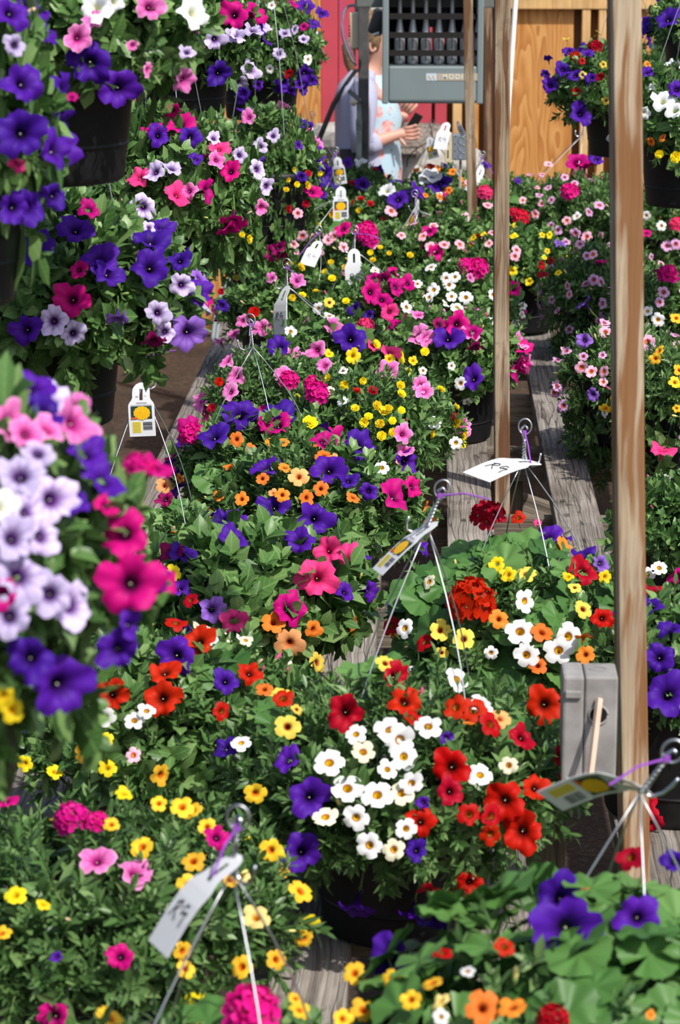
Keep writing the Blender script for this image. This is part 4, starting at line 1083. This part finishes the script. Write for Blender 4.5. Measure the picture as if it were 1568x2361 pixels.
plant_tag('printed white tag with yellow flower picture at left over bare earth', T('B9', 325, 882, -.05), T('B9', 329, 1006, -.05), 0.96, 'front', .004)
plant_tag('small tilted white tag handwritten RG, left of the largest upright tag', T('B16', 737, 556, -.05), T('B16', 708, 611, -.09), 0.9, 'back', .004)
plant_tag('largest upright white tag handwritten RG in the bench middle', T('B17', 816, 573, -.05), T('B17', 820, 673, -.05), 0.97, 'back', .004)
plant_tag('narrow turned white tag handwritten RG hanging above the left bench edge', T('B15', 664, 658, -.05), T('B15', 643, 770, -.06), 0.55, 'back', .01)
plant_tag('nearly flat white tag with handwriting above the geranium leaves', T('B5', 1241, 1066, -.02), T('B5', 1098, 1095, -.12), 0.4, 'back', .006)
plant_tag('edge-on white printed tag hanging from the tilted hook at centre', T('B4', 1008, 1203, -.02), T('B4', 868, 1316, -.03), 0.3, 'front', .004)
plant_tag('blurred white tag hanging low in the front left yellow flowers', T('B1', 556, 1972, -.03), T('B1', 357, 2182, -.05), 0.45, 'back', .008)
plant_tag('blurred printed tag lying nearly flat at the right, before the outlet box', T('B3', 1500, 1828, -.02), T('B3', 1270, 1836, .05), -0.38, 'front', -.012)
plant_tag('upper of the two small printed tags one above the other', T('B21', 777, 362, -.06), T('B21', 786, 425, -.06), 0.93, 'front', .002)
plant_tag('lower of the two small printed tags one above the other', T('B18', 786, 430, -.06), T('B18', 786, 510, -.06), 0.97, 'front', .003)
plant_tag('white handwritten tag tilted beside the thin leaning post', T('B25', 1113, 383, -.06), T('B25', 1083, 445, -.08), -0.8, 'back', .004)
plant_tag('edge-on printed tag under the far central hook', T('B20', 966, 460, -.03), T('B20', 932, 535, -.05), -0.32, 'front', .006)
plant_tag('small printed tag against the stones left of the far electrical box', T('B23', 990, 316, -.5), T('B23', 1000, 365, -.5), 0.9, 'front', .003)
plant_tag('white handwritten tag touching the far electrical box', T('B23', 1031, 282, -.52), T('B23', 1014, 344, -.55), 0.92, 'back', .004)
plant_tag('narrow white tag leaning above the far electrical box', T('B23', 1055, 279, -.5), T('B23', 1068, 312, -.5), 0.5, 'back', .004)
plant_tag('grey shaded handwritten tag before the plywood, left of the person', T('B27', 716, 292, -.06), T('B27', 709, 353, -.06), 0.95, 'back', .003)
plant_tag('small shaded printed tag before the plywood, topmost at left', T('B27', 697, 272, 0), T('B27', 690, 300, .02), 0.9, 'front', .003)
b = BK['B27']; hanger(b, PD(718, 296, depth(b.c)), (.1, 0, 1), (1, 0, 0), True, None, .5)

# ---------------------------------------------------------------- near outlet box and stick
gp = plain('weathered_grey_plastic', (.30, .29, .28), .75, 0, .3, .28, 22, .12)
dk = plain('dark_hole', (.006, .006, .006), .9)
Zb = 3.46
c = PD(1358, 1670, Zb); s = Zb / F_PX
root = empty('outlet_box', c, 'weathered grey plastic electrical box on the thick post', 'electrical box')
W2, H2 = 61 * s, 130 * s
box = MB(); box.box((-W2 + .027, -.03, -H2), (W2, .035, H2)); build('box_body', box, gp, root, bevel=.003)
lid = MB(); lid.box((-W2 - .002, -.032, -H2 + .004), (-W2 + .026, .036, H2 + .001)); build('cover', lid, gp, root, bevel=.004)
cl = MB(); cl.box((-W2 + .001, -.037, H2 - .028), (-W2 + .022, -.030, H2 - .018)); build('clip', cl, gp, root, bevel=.0015)
cl = MB(); cl.box((-W2 + .004, -.036, -H2 - .002), (-W2 + .028, -.030, -H2 + .012)); build('clip', cl, gp, root, bevel=.0015)
hz = H2 - .052 * 1.0
hx = 14 * s + .002
h = MB(); h.tube([(hx, -.0305, hz), (hx, -.0312, hz)], .0105, 24); build('knockout_hole', h, dk, root)
h = MB(); h.tube([(hx + .0125 * math.cos(t), -.031, hz + .0125 * math.sin(t)) for t in np.linspace(0, 6.283, 25)], .0016, 6); build('hole_rim', h, gp, root, smooth=True)
h = MB(); h.tube([(hx + .011 * math.cos(t), .006 + .008 * math.sin(t), H2 + .0005) for t in np.linspace(0, 6.283, 21)], .0006, 5); build('top_knockout', h, gp, root)
# stick
a = PD(1382, 1610, Zb - .045); b_ = PD(1355, 1835, Zb - .075)
mb = MB(); mb.tube([a, (a + b_) / 2, b_], [.0052, .0052, .005], 4)
o = build('wooden_stick', mb, plain('pale_bare_wood', (.62, .46, .36), .7, 0, .2, .15, 30), bevel=.0006); tag(o, 'flat pale wooden stick poking out of the grey outlet box', 'stick')

# ---------------------------------------------------------------- heater group
ZH = 9.95; sH = ZH / F_PX
def HP_(px, py, z=ZH): return PD(px, py, z)
hc = HP_(995, 235)
steel = plain('blue_grey_steel', (.215, .265, .275), .42, .1, .5, .05, 8)
dark = plain('dark_grey_steel', (.055, .058, .06), .5, .2)
louv = plain('louvre_steel', (.012, .011, .011), .75, 0, .1)
tubem = plain('brushed_tube', (.42, .44, .48), .35, .5)
yrot = 0
heater = empty('unit_heater', hc, 'grey hanging unit heater with vertical exchanger tubes', 'heater')
def hl(px, py): q = HP_(px, py) - hc; return q
wL, wR = (882 - 995) * sH, (1112 - 995) * sH
zt = 260 * sH * 1.05; zb_ = 0
for nm, x0, x1 in (('side_panel', wL, wL + .024), ('side_panel', wR - .024, wR)):
    mb = MB(); mb.box((x0, -.10, .0), (x1, .22, zt)); build(nm, mb, steel, heater, bevel=.005)
mb = MB()
pr = [(-.10, .012), (-.092, .002), (-.07, 0), (.2, 0), (.2, 85 * sH), (-.10, 85 * sH)]
ring = lambda x: [(x, y, z) for y, z in pr]
mb.loft([ring(wL + .0245), ring(wR - .0245)]); build('lower_panel', mb, steel, heater, bevel=.006)
mb = MB(); mb.box((wL + .024, -.10, zt - .02), (wR - .024, .22, zt)); build('top_panel', mb, steel, heater, bevel=.004)
for k in range(7):
    x = (921 + k * 30 - 995) * sH; z0 = 86 * sH
    mb = MB(); k_ = sH
    mb.lathe([(9.5 * k_, 0), (12 * k_, 6 * k_), (12 * k_, 55 * k_), (10 * k_, 70 * k_), (5.5 * k_, 100 * k_), (5 * k_, 180 * k_)], seg=16)
    build('exchanger_tube', mb, tubem, heater, (x, 0, z0), smooth=True)
    mb = MB(); mb.box((-.0016, -12.6 * k_, 8 * k_), (.0016, -11.5 * k_, 60 * k_)); build('tube_seam', mb, dark, heater, (x, 0, z0))
for py in (1, 44, 85, 124):
    z = (235 - py) * sH * 1.03
    mb = MB(); mb.box((wL + .024, -.012, -.0006), (wR - .024, .012, .0006)); build('louvre', mb, louv, heater, (0, -.085, z), rot=(math.radians(64), 0, 0))
mb = MB(); mb.box((wL + .024, .10, 85 * sH), (wR - .024, .104, 85 * sH + .03)); build('rear_ledge', mb, dark, heater)
mb = MB(); mb.lathe([(.05, 0), (.16, .0)], seg=24); f = build('fan_guard', mb, dark, heater, (-.0, .21, .22), rot=(PI / 2, 0, 0))
mb = MB(); mb.box((-.17, .195, .135), (-.03, .2, .38)); mb.box((.06, .195, .135), (.17, .2, .38)); build('rear_baffle', mb, dk, heater)
# nameplate
npz = (235 - 175) * sH * 1.02
mb = MB(); mb.box((-13 * sH, -.1015, npz - 8 * sH), (12 * sH, -.1, npz + 8 * sH)); pl = build('logo_plate', mb, plain('pale_blue_plate', (.55, .62, .68), .4), heater)
mb = MB()
for dx in (-5, 4):
    mb.tube([((dx - 5.5) * sH, -.102, npz - 4.5 * sH), ((dx - 1) * sH, -.102, npz + 4 * sH), ((dx + 3) * sH, -.102, npz - 4.5 * sH)], 1.0 * sH, 4)
build('logo_mark', mb, plain('beige_mark', (.68, .58, .38), .5), heater)
mb = MB(); mb.box((13 * sH, -.1015, npz - 8 * sH), (104 * sH, -.1, npz + 8 * sH)); build('name_plate', mb, plain('beige_plate', (.45, .40, .31), .45), heater)
fc = bpy.data.curves.new('lettering', 'FONT'); fc.body = 'MODINE'; fc.size = 15 * sH; fc.extrude = .0006; fc.align_x = 'LEFT'; fc.space_character = 1.35
fc.offset = .0004
to = bpy.data.objects.new('lettering', fc); col.objects.link(to); to.parent = heater
fc.materials.append(plain('pale_letters', (.75, .75, .68), .5))
bpy.context.view_layer.update()
lm_ = bpy.data.meshes.new_from_object(to.evaluated_get(bpy.context.evaluated_depsgraph_get()))
bpy.data.objects.remove(to)
link('lettering', lm_, heater, (24 * sH, -.1022, npz - 4.5 * sH), (PI / 2, 0, 0))
# frame that carries it: dark post and cross bar
base = PD(838, 380, 10.5)
mb = MB(); mb.box((-.021, -.02, -base[2]), (.021, .02, 2.5 - base[2]));
o = build('metal_post', mb, plain('dark_weathered_metal', (.10, .10, .10), .65, .2, .4, .35, 18, .2), None, base, bevel=.003); tag(o, 'dark square metal post in front of the person', 'post')
a = PD(852, 3, 10.0); b2 = PD(1140, 3, 10.0)
mb = MB(); L = b2[0] - a[0]; mb.box((-.05, -.03, -.022), (L, .03, .05))
o = build('cross_bar', mb, plain('grey_green_bar', (.15, .165, .15), .55, .1, .4, .15, 20), None, a, bevel=.004); tag(o, 'grey green metal bar across the top above the heater', 'bar')
# cream switch box, flexible conduit, thermostat, pipe on the metal post
sP = 10.45 / F_PX
c = PD(820, 70, 10.42)
eb = empty('switch_box', c, 'tall cream plastic box on the metal post', 'electrical box')
mb = MB(); mb.box((-12 * sP, -.03, -40 * sP), (12 * sP, .03, 41 * sP)); build('box_body', mb, plain('cream_plastic', (.62, .56, .40), .5), eb, bevel=.004, rot=(0, -.05, 0))
mb = MB()
for z in (8, 0, -8, -14): mb.box((-16 * sP, -.01, z * sP), (-12 * sP, .0, (z + 3) * sP))
build('terminal', mb, dk, eb)
# conduit loop
pts = [PD(x, y, 10.4) for x, y in ((828, 22), (815, 12), (803, 14), (793, 28), (788, 55), (790, 85), (798, 112), (810, 138), (822, 152))]
P3 = []
for i in range(len(pts) - 1):
    for t in np.linspace(0, 1, 14, endpoint=False): P3.append(pts[i] * (1 - t) + pts[i + 1] * t)
mb = MB(); mb.tube(P3, [.0062 if i % 2 else .0049 for i in range(len(P3))], 8)
o = build('flexible_conduit', mb, plain('ribbed_grey_conduit', (.30, .30, .34), .4, .4), smooth=False); tag(o, 'ribbed grey flexible conduit looping beside the cream box', 'conduit')
mb = MB(); mb.tube([PD(x, y, 10.38) for x, y in ((787, 0), (787, 30), (795, 78), (806, 110), (820, 140))], .0016, 5)
o = build('purple_cable', mb, MAT['tie']); tag(o, 'thin purple cable hanging in front of the red wall', 'cable')
mb = MB(); mb.tube([PD(826, -60, 10.47), PD(826, 28, 10.47)], .014, 10); 
o = build('conduit_fitting', mb, steel, smooth=True); tag(o, 'short blue-grey conduit fitting at the top of the metal post', 'fitting')
c = PD(818, 221, 10.42)
th = empty('thermostat', c, 'small tilted grey thermostat with a cream knob on the metal post', 'thermostat')
mb = MB(); mb.box((-.034, -.014, -.009), (.034, .014, .009)); build('case', mb, plain('grey_case', (.16, .18, .19), .45), th, rot=(0, math.radians(42), 0), bevel=.003)
mb = MB(); mb.lathe([(.0, -.012), (.013, -.012), (.014, .008), (0, .009)], seg=18); build('knob', mb, plain('cream_knob', (.66, .60, .46), .5), th, (-.005, -.012, -.024), rot=(.0, math.radians(40), 0), smooth=True)
mb = MB(); mb.tube([(.002, 0, .01), (-.006, .0, .045), (.003, 0, .10)], .0013, 5); mb.tube([(.014, 0, .0), (.024, 0, .035), (.022, 0, .09)], .0013, 5); build('cord', mb, dk, th)
mb = MB(); q0 = PD(829, 245, 10.43)
for (py0, py1, r) in ((236, 275, 6), (275, 300, 8), (300, 318, 7), (318, 385, 6.5)):
    mb.tube([PD(828, py0, 10.43), PD(828, py1, 10.43)], r * sP, 10)
o = build('pipe_run', mb, plain('greenish_pipe', (.20, .23, .21), .5, .1, .4, .4, 25), smooth=False); tag(o, 'jointed grey-green pipe running down along the metal post', 'pipe')
# dark motor behind the heater top left
c = PD(872, 50, 10.2) - hc
mb = MB(); mb.lathe([(0, -.05), (.024, -.05), (.03, -.04), (.03, .04), (.022, .05), (0, .05)], seg=18)
build('fan_motor', mb, dark, heater, c, smooth=True, rot=(0, .3, 0))
mb = MB(); mb.lathe([(0, -.012), (.009, -.012), (.007, .012), (0, .012)], seg=10)
build('motor_cap', mb, MAT['hook'], heater, PD(868, 79, 10.18) - hc, rot=(0, 1.2, 0))

# far electrical box on a stake
c = PD(1056, 339, 9.9); sF = 9.9 / F_PX
fb = empty('electrical_box', c, 'blue-grey metal electrical box with round knockouts beside the leaning post', 'electrical box')
bm_ = plain('galvanised_box', (.27, .31, .36), .4, .4)
mb = MB(); mb.box((-14 * sF, -.02, -29 * sF), (21 * sF, .03, 30 * sF)); build('box_body', mb, bm_, fb, bevel=.003)
mb = MB(); mb.box((-30 * sF, -.022, -34 * sF), (-14.5 * sF, .032, 32 * sF)); build('cover', mb, plain('cream_cover', (.62, .54, .34), .5), fb, bevel=.002)
for z in (15, -15): 
    mb = MB(); mb.box((-24 * sF, -.0235, (z - 9) * sF), (-21.5 * sF, -.021, (z + 9) * sF)); build('slot', mb, dk, fb)
for z in (17, 0, -18):
    mb = MB(); mb.tube([(8 * sF + 7.5 * sF * math.cos(t), -.0208, z * sF + 7.5 * sF * math.sin(t)) for t in np.linspace(0, 6.283, 21)], .9 * sF, 5); build('knockout', mb, bm_, fb, smooth=True)
mb = MB()
for x, z in ((-6, 26), (-6, -26), (-7, 8), (-7, -8)): mb.tube([(x * sF, -.0205, z * sF), (x * sF, -.0215, z * sF)], 1.3 * sF, 8)
build('screw', mb, dk, fb)
mb = MB(); mb.tube([PD(1062, 370, 9.93), PD(1060, 470, 9.93), PD(1060, 620, 9.93)], .006, 6); o = build('stake', mb, plain('grey_stake', (.35, .31, .27), .8), fb, -c)
# thin black cable arching left of it
mb = MB(); mb.tube([PD(x, y, 10.3) for x, y in ((1035, 350), (985, 328), (965, 340), (950, 352), (940, 366), (938, 385))], .0022, 5)
build('cord', mb, dk, fb, -c)
# grey hose loop at the left bench edge
pts = [PD(x, y, 8.3) for x, y in ((560, 628), (545, 632), (528, 645), (513, 668), (502, 705), (494, 750), (488, 800))]
P3 = []
for i in range(len(pts) - 1):
    for t in np.linspace(0, 1, 4, endpoint=False): P3.append(pts[i] * (1 - t) + pts[i + 1] * t)
mb = MB()
for dx in (0, .011): mb.tube([q + np.array([dx, dx, -dx * .4]) for q in P3], .0068, 8)
o = build('grey_hose', mb, plain('grey_plastic_hose', (.33, .37, .40), .35), smooth=True); tag(o, 'double grey plastic hose bending beside the left bench edge', 'hose')
# pale upright board bits under the left hung basket
a = PD(232, 775, 12.6); mb = MB(); mb.box((-.05, -.02, -.25), (.05, .02, .12)); o = build('pale_board', mb, MAT['frame'], None, a, bevel=.003); tag(o, 'short pale board end beside the long black pot', 'board')

# ---------------------------------------------------------------- person, seen in profile facing right
ZP = 12.35; sPp = ZP / F_PX
g0 = PD(845, 400, ZP); g0[2] = 0
per = empty('person', g0, 'person in lavender cardigan and floral shirt looking down at their hands', 'person')
skin = plain('skin', (.62, .33, .25), .5, 0, .35)
J = [  # x forward, y away from the camera, z up ; radius
    ((0, 0, .95), .13), ((.012, 0, 1.08), .115), ((.015, 0, 1.22), .125), ((0, 0, 1.34), .11), ((.01, 0, 1.42), .055), ((.03, 0, 1.47), .05),
    ((.045, 0, 1.53), .078), ((.045, 0, 1.60), .085), ((.04, 0, 1.655), .06),
    # near arm
    ((-.01, -.16, 1.33), .055), ((-.02, -.2, 1.20), .046), ((-.015, -.215, 1.095), .04), ((.06, -.19, 1.115), .036), ((.13, -.165, 1.135), .026), ((.165, -.15, 1.143), .026), ((.185, -.145, 1.145), .026),
    # far arm
    ((-.01, .16, 1.33), .055), ((.02, .2, 1.2), .046), ((.05, .2, 1.1), .04), ((.11, .12, 1.13), .034), ((.155, .05, 1.175), .025), ((.17, .03, 1.21), .027), ((.18, .025, 1.23), .027),
    # legs
    ((.0, -.085, .86), .095), ((.02, -.09, .5), .06), ((0, -.09, .08), .042), ((.12, -.09, .03), .032), ((.0, .085, .86), .095), ((.0, .09, .5), .06), ((-.02, .09, .08), .042), ((.1, .09, .03), .032),
]
E_ = [(0, 1), (1, 2), (2, 3), (3, 4), (4, 5), (5, 6), (6, 7), (7, 8), (3, 9), (9, 10), (10, 11), (11, 12), (12, 13), (13, 14), (14, 15),
      (3, 16), (16, 17), (17, 18), (18, 19), (19, 20), (20, 21), (21, 22), (0, 23), (23, 24), (24, 25), (25, 26), (0, 27), (27, 28), (28, 29), (29, 30)]
me = bpy.data.meshes.new('body'); me.from_pydata([j[0] for j in J], E_, []); me.materials.append(skin)
body = link('body', me, per)
sm = body.modifiers.new('skin', 'SKIN'); sm.use_smooth_shade = True
for v, (p_, r) in zip(me.skin_vertices[0].data, J): v.radius = (r, r)
me.skin_vertices[0].data[0].use_root = True
for i in (0, 1, 2, 3): me.skin_vertices[0].data[i].radius = (J[i][1] * .9, J[i][1] * 1.15)
ss = body.modifiers.new('sub', 'SUBSURF'); ss.levels = 2; ss.render_levels = 2
def fingers(name, palm, fwd, side, lens, curl, rad=.0078):
    """five separate fingers rooted in the palm"""
    palm, fwd, side = map(lambda q: np.asarray(q, float), (palm, nrm(fwd), nrm(side)))
    dn = np.cross(fwd, side)
    mb = MB()
    for k, L in enumerate(lens):
        if k < 4: st = palm + side * (.018 * (k - 1.5)) ; d = nrm(fwd + side * .08 * (k - 1.5))
        else: st = palm - fwd * .035 - side * .026; d = nrm(fwd * .55 - side * .8)
        q = st - d * .012; pts = [q]; dd = d
        for sgi, fr in enumerate((.45, .32, .23)):
            pts.append(pts[-1] + dd * L * fr * (1.1 if sgi == 0 else 1)); ang = curl * (1 if k < 4 else .4)
            dd = nrm(dd * math.cos(ang) + dn * math.sin(ang))
        tip = pts[-1] + nrm(pts[-1] - pts[-2]) * rad * .5
        mb.tube(pts + [tip], [rad * 1.1, rad * 1.08, rad, rad * .85, rad * .4], 8)
    return build(name, mb, skin, body, smooth=True)
fingers('fingers', (.195, -.145, 1.145), (1, .25, .02), (0, .45, .9), (.065, .072, .068, .055, .05), .55)
fingers('fingers', (.185, .022, 1.245), (.6, -.1, .75), (.65, .25, -.5), (.068, .076, .072, .056, .055), .18)
# face
mb = MB(); mb.tube([(.118, 0, 1.555), (.137, 0, 1.53), (.132, 0, 1.515)], [.008, .013, .009], 8); build('nose', mb, skin, body, smooth=True)
mb = MB(); mb.tube([(.112, -.022, 1.49), (.120, 0, 1.488), (.112, .022, 1.49)], .006, 6); build('mouth', mb, plain('lips', (.5, .16, .14), .5), body, smooth=True)
for sy in (-1, 1):
    mb = MB(); mb.lathe([(0, -.008), (.009, -.003), (.009, .003), (0, .008)], seg=10); build('eye', mb, plain('eye', (.2, .14, .1), .3), body, (.115, .03 * sy, 1.565), smooth=True)
    mb = MB(); mb.tube([(.03 + .014 * math.cos(t), .086 * sy, 1.545 + .026 * math.sin(t)) for t in np.linspace(.4, 5.9, 12)], .007, 6); build('ear', mb, skin, body, smooth=True)
# hair: shell over the back and top of the head with a low tail
hm = plain('light_brown_hair', (.22, .14, .075), .45, 0, .4, .5, 60)
mb = MB(); rings = []
for i in range(9):
    t = i / 8 * PI * .78; r = math.sin(t); z = math.cos(t)
    rings.append([(.03 + (.098 * r * math.cos(a) if math.cos(a) < .35 or i < 4 else .06 * r * math.cos(a)), .098 * r * math.sin(a), 1.592 + .108 * z + .006 * math.sin(a * 9 + i)) for a in np.linspace(0, 6.283, 26)[:-1]])
mb.loft(rings); build('hair', mb, hm, per, smooth=True)
mb = MB(); mb.tube([(-.05, -.01, 1.58), (-.085, -.01, 1.53), (-.08, -.015, 1.46), (-.07, -.015, 1.40)], [.03, .036, .028, .01], 10); build('ponytail', mb, hm, per, smooth=True)
# floral shirt
m, n, p = newmat('floral_cloth')
tc = N(n, 'ShaderNodeTexCoord')
v1 = N(n, 'ShaderNodeTexVoronoi'); v1.inputs['Scale'].default_value = 12; n.links.new(tc.outputs['Object'], v1.inputs['Vector'])
v2 = N(n, 'ShaderNodeTexVoronoi'); v2.inputs['Scale'].default_value = 34; n.links.new(tc.outputs['Object'], v2.inputs['Vector'])
nz = N(n, 'ShaderNodeTexNoise'); nz.inputs['Scale'].default_value = 50; n.links.new(tc.outputs['Object'], nz.inputs['Vector'])
f1 = ramp(n, mth(n, 'ADD', v1.outputs['Distance'], mth(n, 'MULTIPLY', nz.outputs[0], .25)), [(.46, (1, 1, 1, 1)), (.56, (0, 0, 0, 1))])
f2 = ramp(n, mth(n, 'ADD', v2.outputs['Distance'], mth(n, 'MULTIPLY', nz.outputs[0], .3)), [(.32, (1, 1, 1, 1)), (.4, (0, 0, 0, 1))])
pk = ramp(n, nz.outputs[0], [(.35, (.62, .16, .17, 1)), (.62, (.80, .50, .46, 1))])
cc = mixc(n, mth(n, 'MULTIPLY', f2.outputs[0], .75), (.42, .58, .68, 1), (.32, .25, .10, 1))
cc = mixc(n, f1.outputs[0], cc, pk.outputs[0])
n.links.new(cc, p.inputs['Base Color']); p.inputs['Roughness'].default_value = .8
def ell(z, cx, rx, ry, n_=28, wav=0.0): return [(cx + rx * math.cos(a) * (1 + .0), ry * math.sin(a) , z + wav * math.sin(3 * a)) for a in np.linspace(0, 6.283, n_ + 1)[:-1]]
mb = MB(); mb.loft([ell(.89, .03, .135, .175, wav=.012), ell(.97, .03, .14, .18), ell(1.05, .032, .13, .165), ell(1.12, .03, .125, .16), ell(1.20, .028, .14, .165), ell(1.26, .018, .135, .168), ell(1.33, .0, .115, .165), ell(1.38, 0, .085, .12), ell(1.405, .005, .065, .08)], cap=False)
build('floral_shirt', mb, m, per, smooth=True)
# cardigan: open in front
card = plain('lavender_knit', (.42, .43, .57), .9, 0, .15, .08, 180, .3)
mb = MB(); rings = []
for z, cx, rx, ry, o_ in ((.90, .01, .165, .205, 1.1), (.98, .01, .165, .205, 1.15), (1.06, .005, .155, .19, 1.25), (1.14, .0, .15, .185, 1.3), (1.22, -.0, .152, .187, 1.3), (1.3, -.008, .145, .185, 1.25), (1.36, -.012, .12, .17, 1.1), (1.40, -.01, .085, .115, .9), (1.42, -.005, .07, .085, .8)):
    A_ = np.linspace(o_, 6.283 - o_, 26)
    rings.append([(cx + rx * math.cos(a), ry * math.sin(a), z + .01 * math.sin(a * 4)) for a in A_] + [(cx + (rx - .008) * math.cos(a), (ry - .008) * math.sin(a), z + .01 * math.sin(a * 4)) for a in A_[::-1]])
mb.loft(rings); build('cardigan', mb, card, per, smooth=True)
for sy, el, wr in ((-1, (-.015, -.215, 1.09), (.055, -.19, 1.118)), (1, (.05, .2, 1.095), (.085, .15, 1.118))):
    mb = MB(); mb.tube([(-.005, .12 * sy, 1.375), (-.012, .172 * sy, 1.335), (-.012, .2 * sy, 1.25), (el[0] * .6 - .008, el[1] * .99, 1.17), el, ((el[0] + wr[0]) / 2, (el[1] + wr[1]) / 2, (el[2] + wr[2]) / 2 - .004), wr], [.05, .07, .066, .06, .057, .053, .05], 14); build('sleeve', mb, card, per, smooth=True)
jean = plain('blue_denim', (.055, .13, .27), .85, 0, .2, .2, 90)
mb = MB(); mb.loft([ell(.80, .0, .135, .18), ell(.88, .0, .138, .182), ell(.97, .01, .125, .165)], cap=False); build('jeans_waist', mb, jean, per, smooth=True)
for sy in (-1, 1):
    mb = MB(); mb.tube([(0, .085 * sy, .86), (.01, .09 * sy, .65), (.01, .09 * sy, .45), (-.005, .09 * sy, .1)], [.105, .09, .075, .065], 14); build('trouser_leg', mb, jean, per, smooth=True)
    mb = MB(); mb.tube([(-.05, .09 * sy, .035), (.03, .09 * sy, .04), (.12, .09 * sy, .03), (.16, .09 * sy, .025)], [.035, .045, .04, .02], 10); build('shoe', mb, dk, per, smooth=True)
# shoulder bag
blk = plain('black_canvas', (.012, .012, .014), .7, 0, .3, .3, 60)
bag = empty('shoulder_bag', g0 + np.array([-.15, -.06, .95]), 'black shoulder bag hanging behind the lavender cardigan', 'bag')
mb = MB(); mb.loft([[( -.10 + .0 * z, -.10, z), (.10, -.12, z), (.11, .02, z), (-.10, .04, z)] for z in (-.06, .03, .115)]); build('bag_body', mb, blk, bag, bevel=.015)
mb = MB(); mb.loft([[(-.105, -.106, z), (.105, -.127, z), (.105, -.118, z), (-.105, -.097, z)] for z in (.0, .125)]); build('flap', mb, plain('dark_grey_canvas', (.03, .03, .035), .7), bag, bevel=.004)
mb = MB()
for q in range(6):
    pass
sp_ = [(-.09, -.05, .11), (-.05, -.07, .21), (-.0, -.06, .33), (.06, -.05, .42), (.10, .0, .475), (.14, .05, .47), (.23, .08, .51)]
mb.tube(sp_, .0125, 4); build('strap', mb, blk, bag)
# small dark phone in the hand
mb = MB(); mb.box((-.022, -.004, -.045), (.022, .004, .045)); o = build('phone', mb, dk, None, g0 + np.array([.225, -.02, 1.185]), rot=(.3, .5, .3), bevel=.003); tag(o, 'dark phone held between the two hands', 'phone')
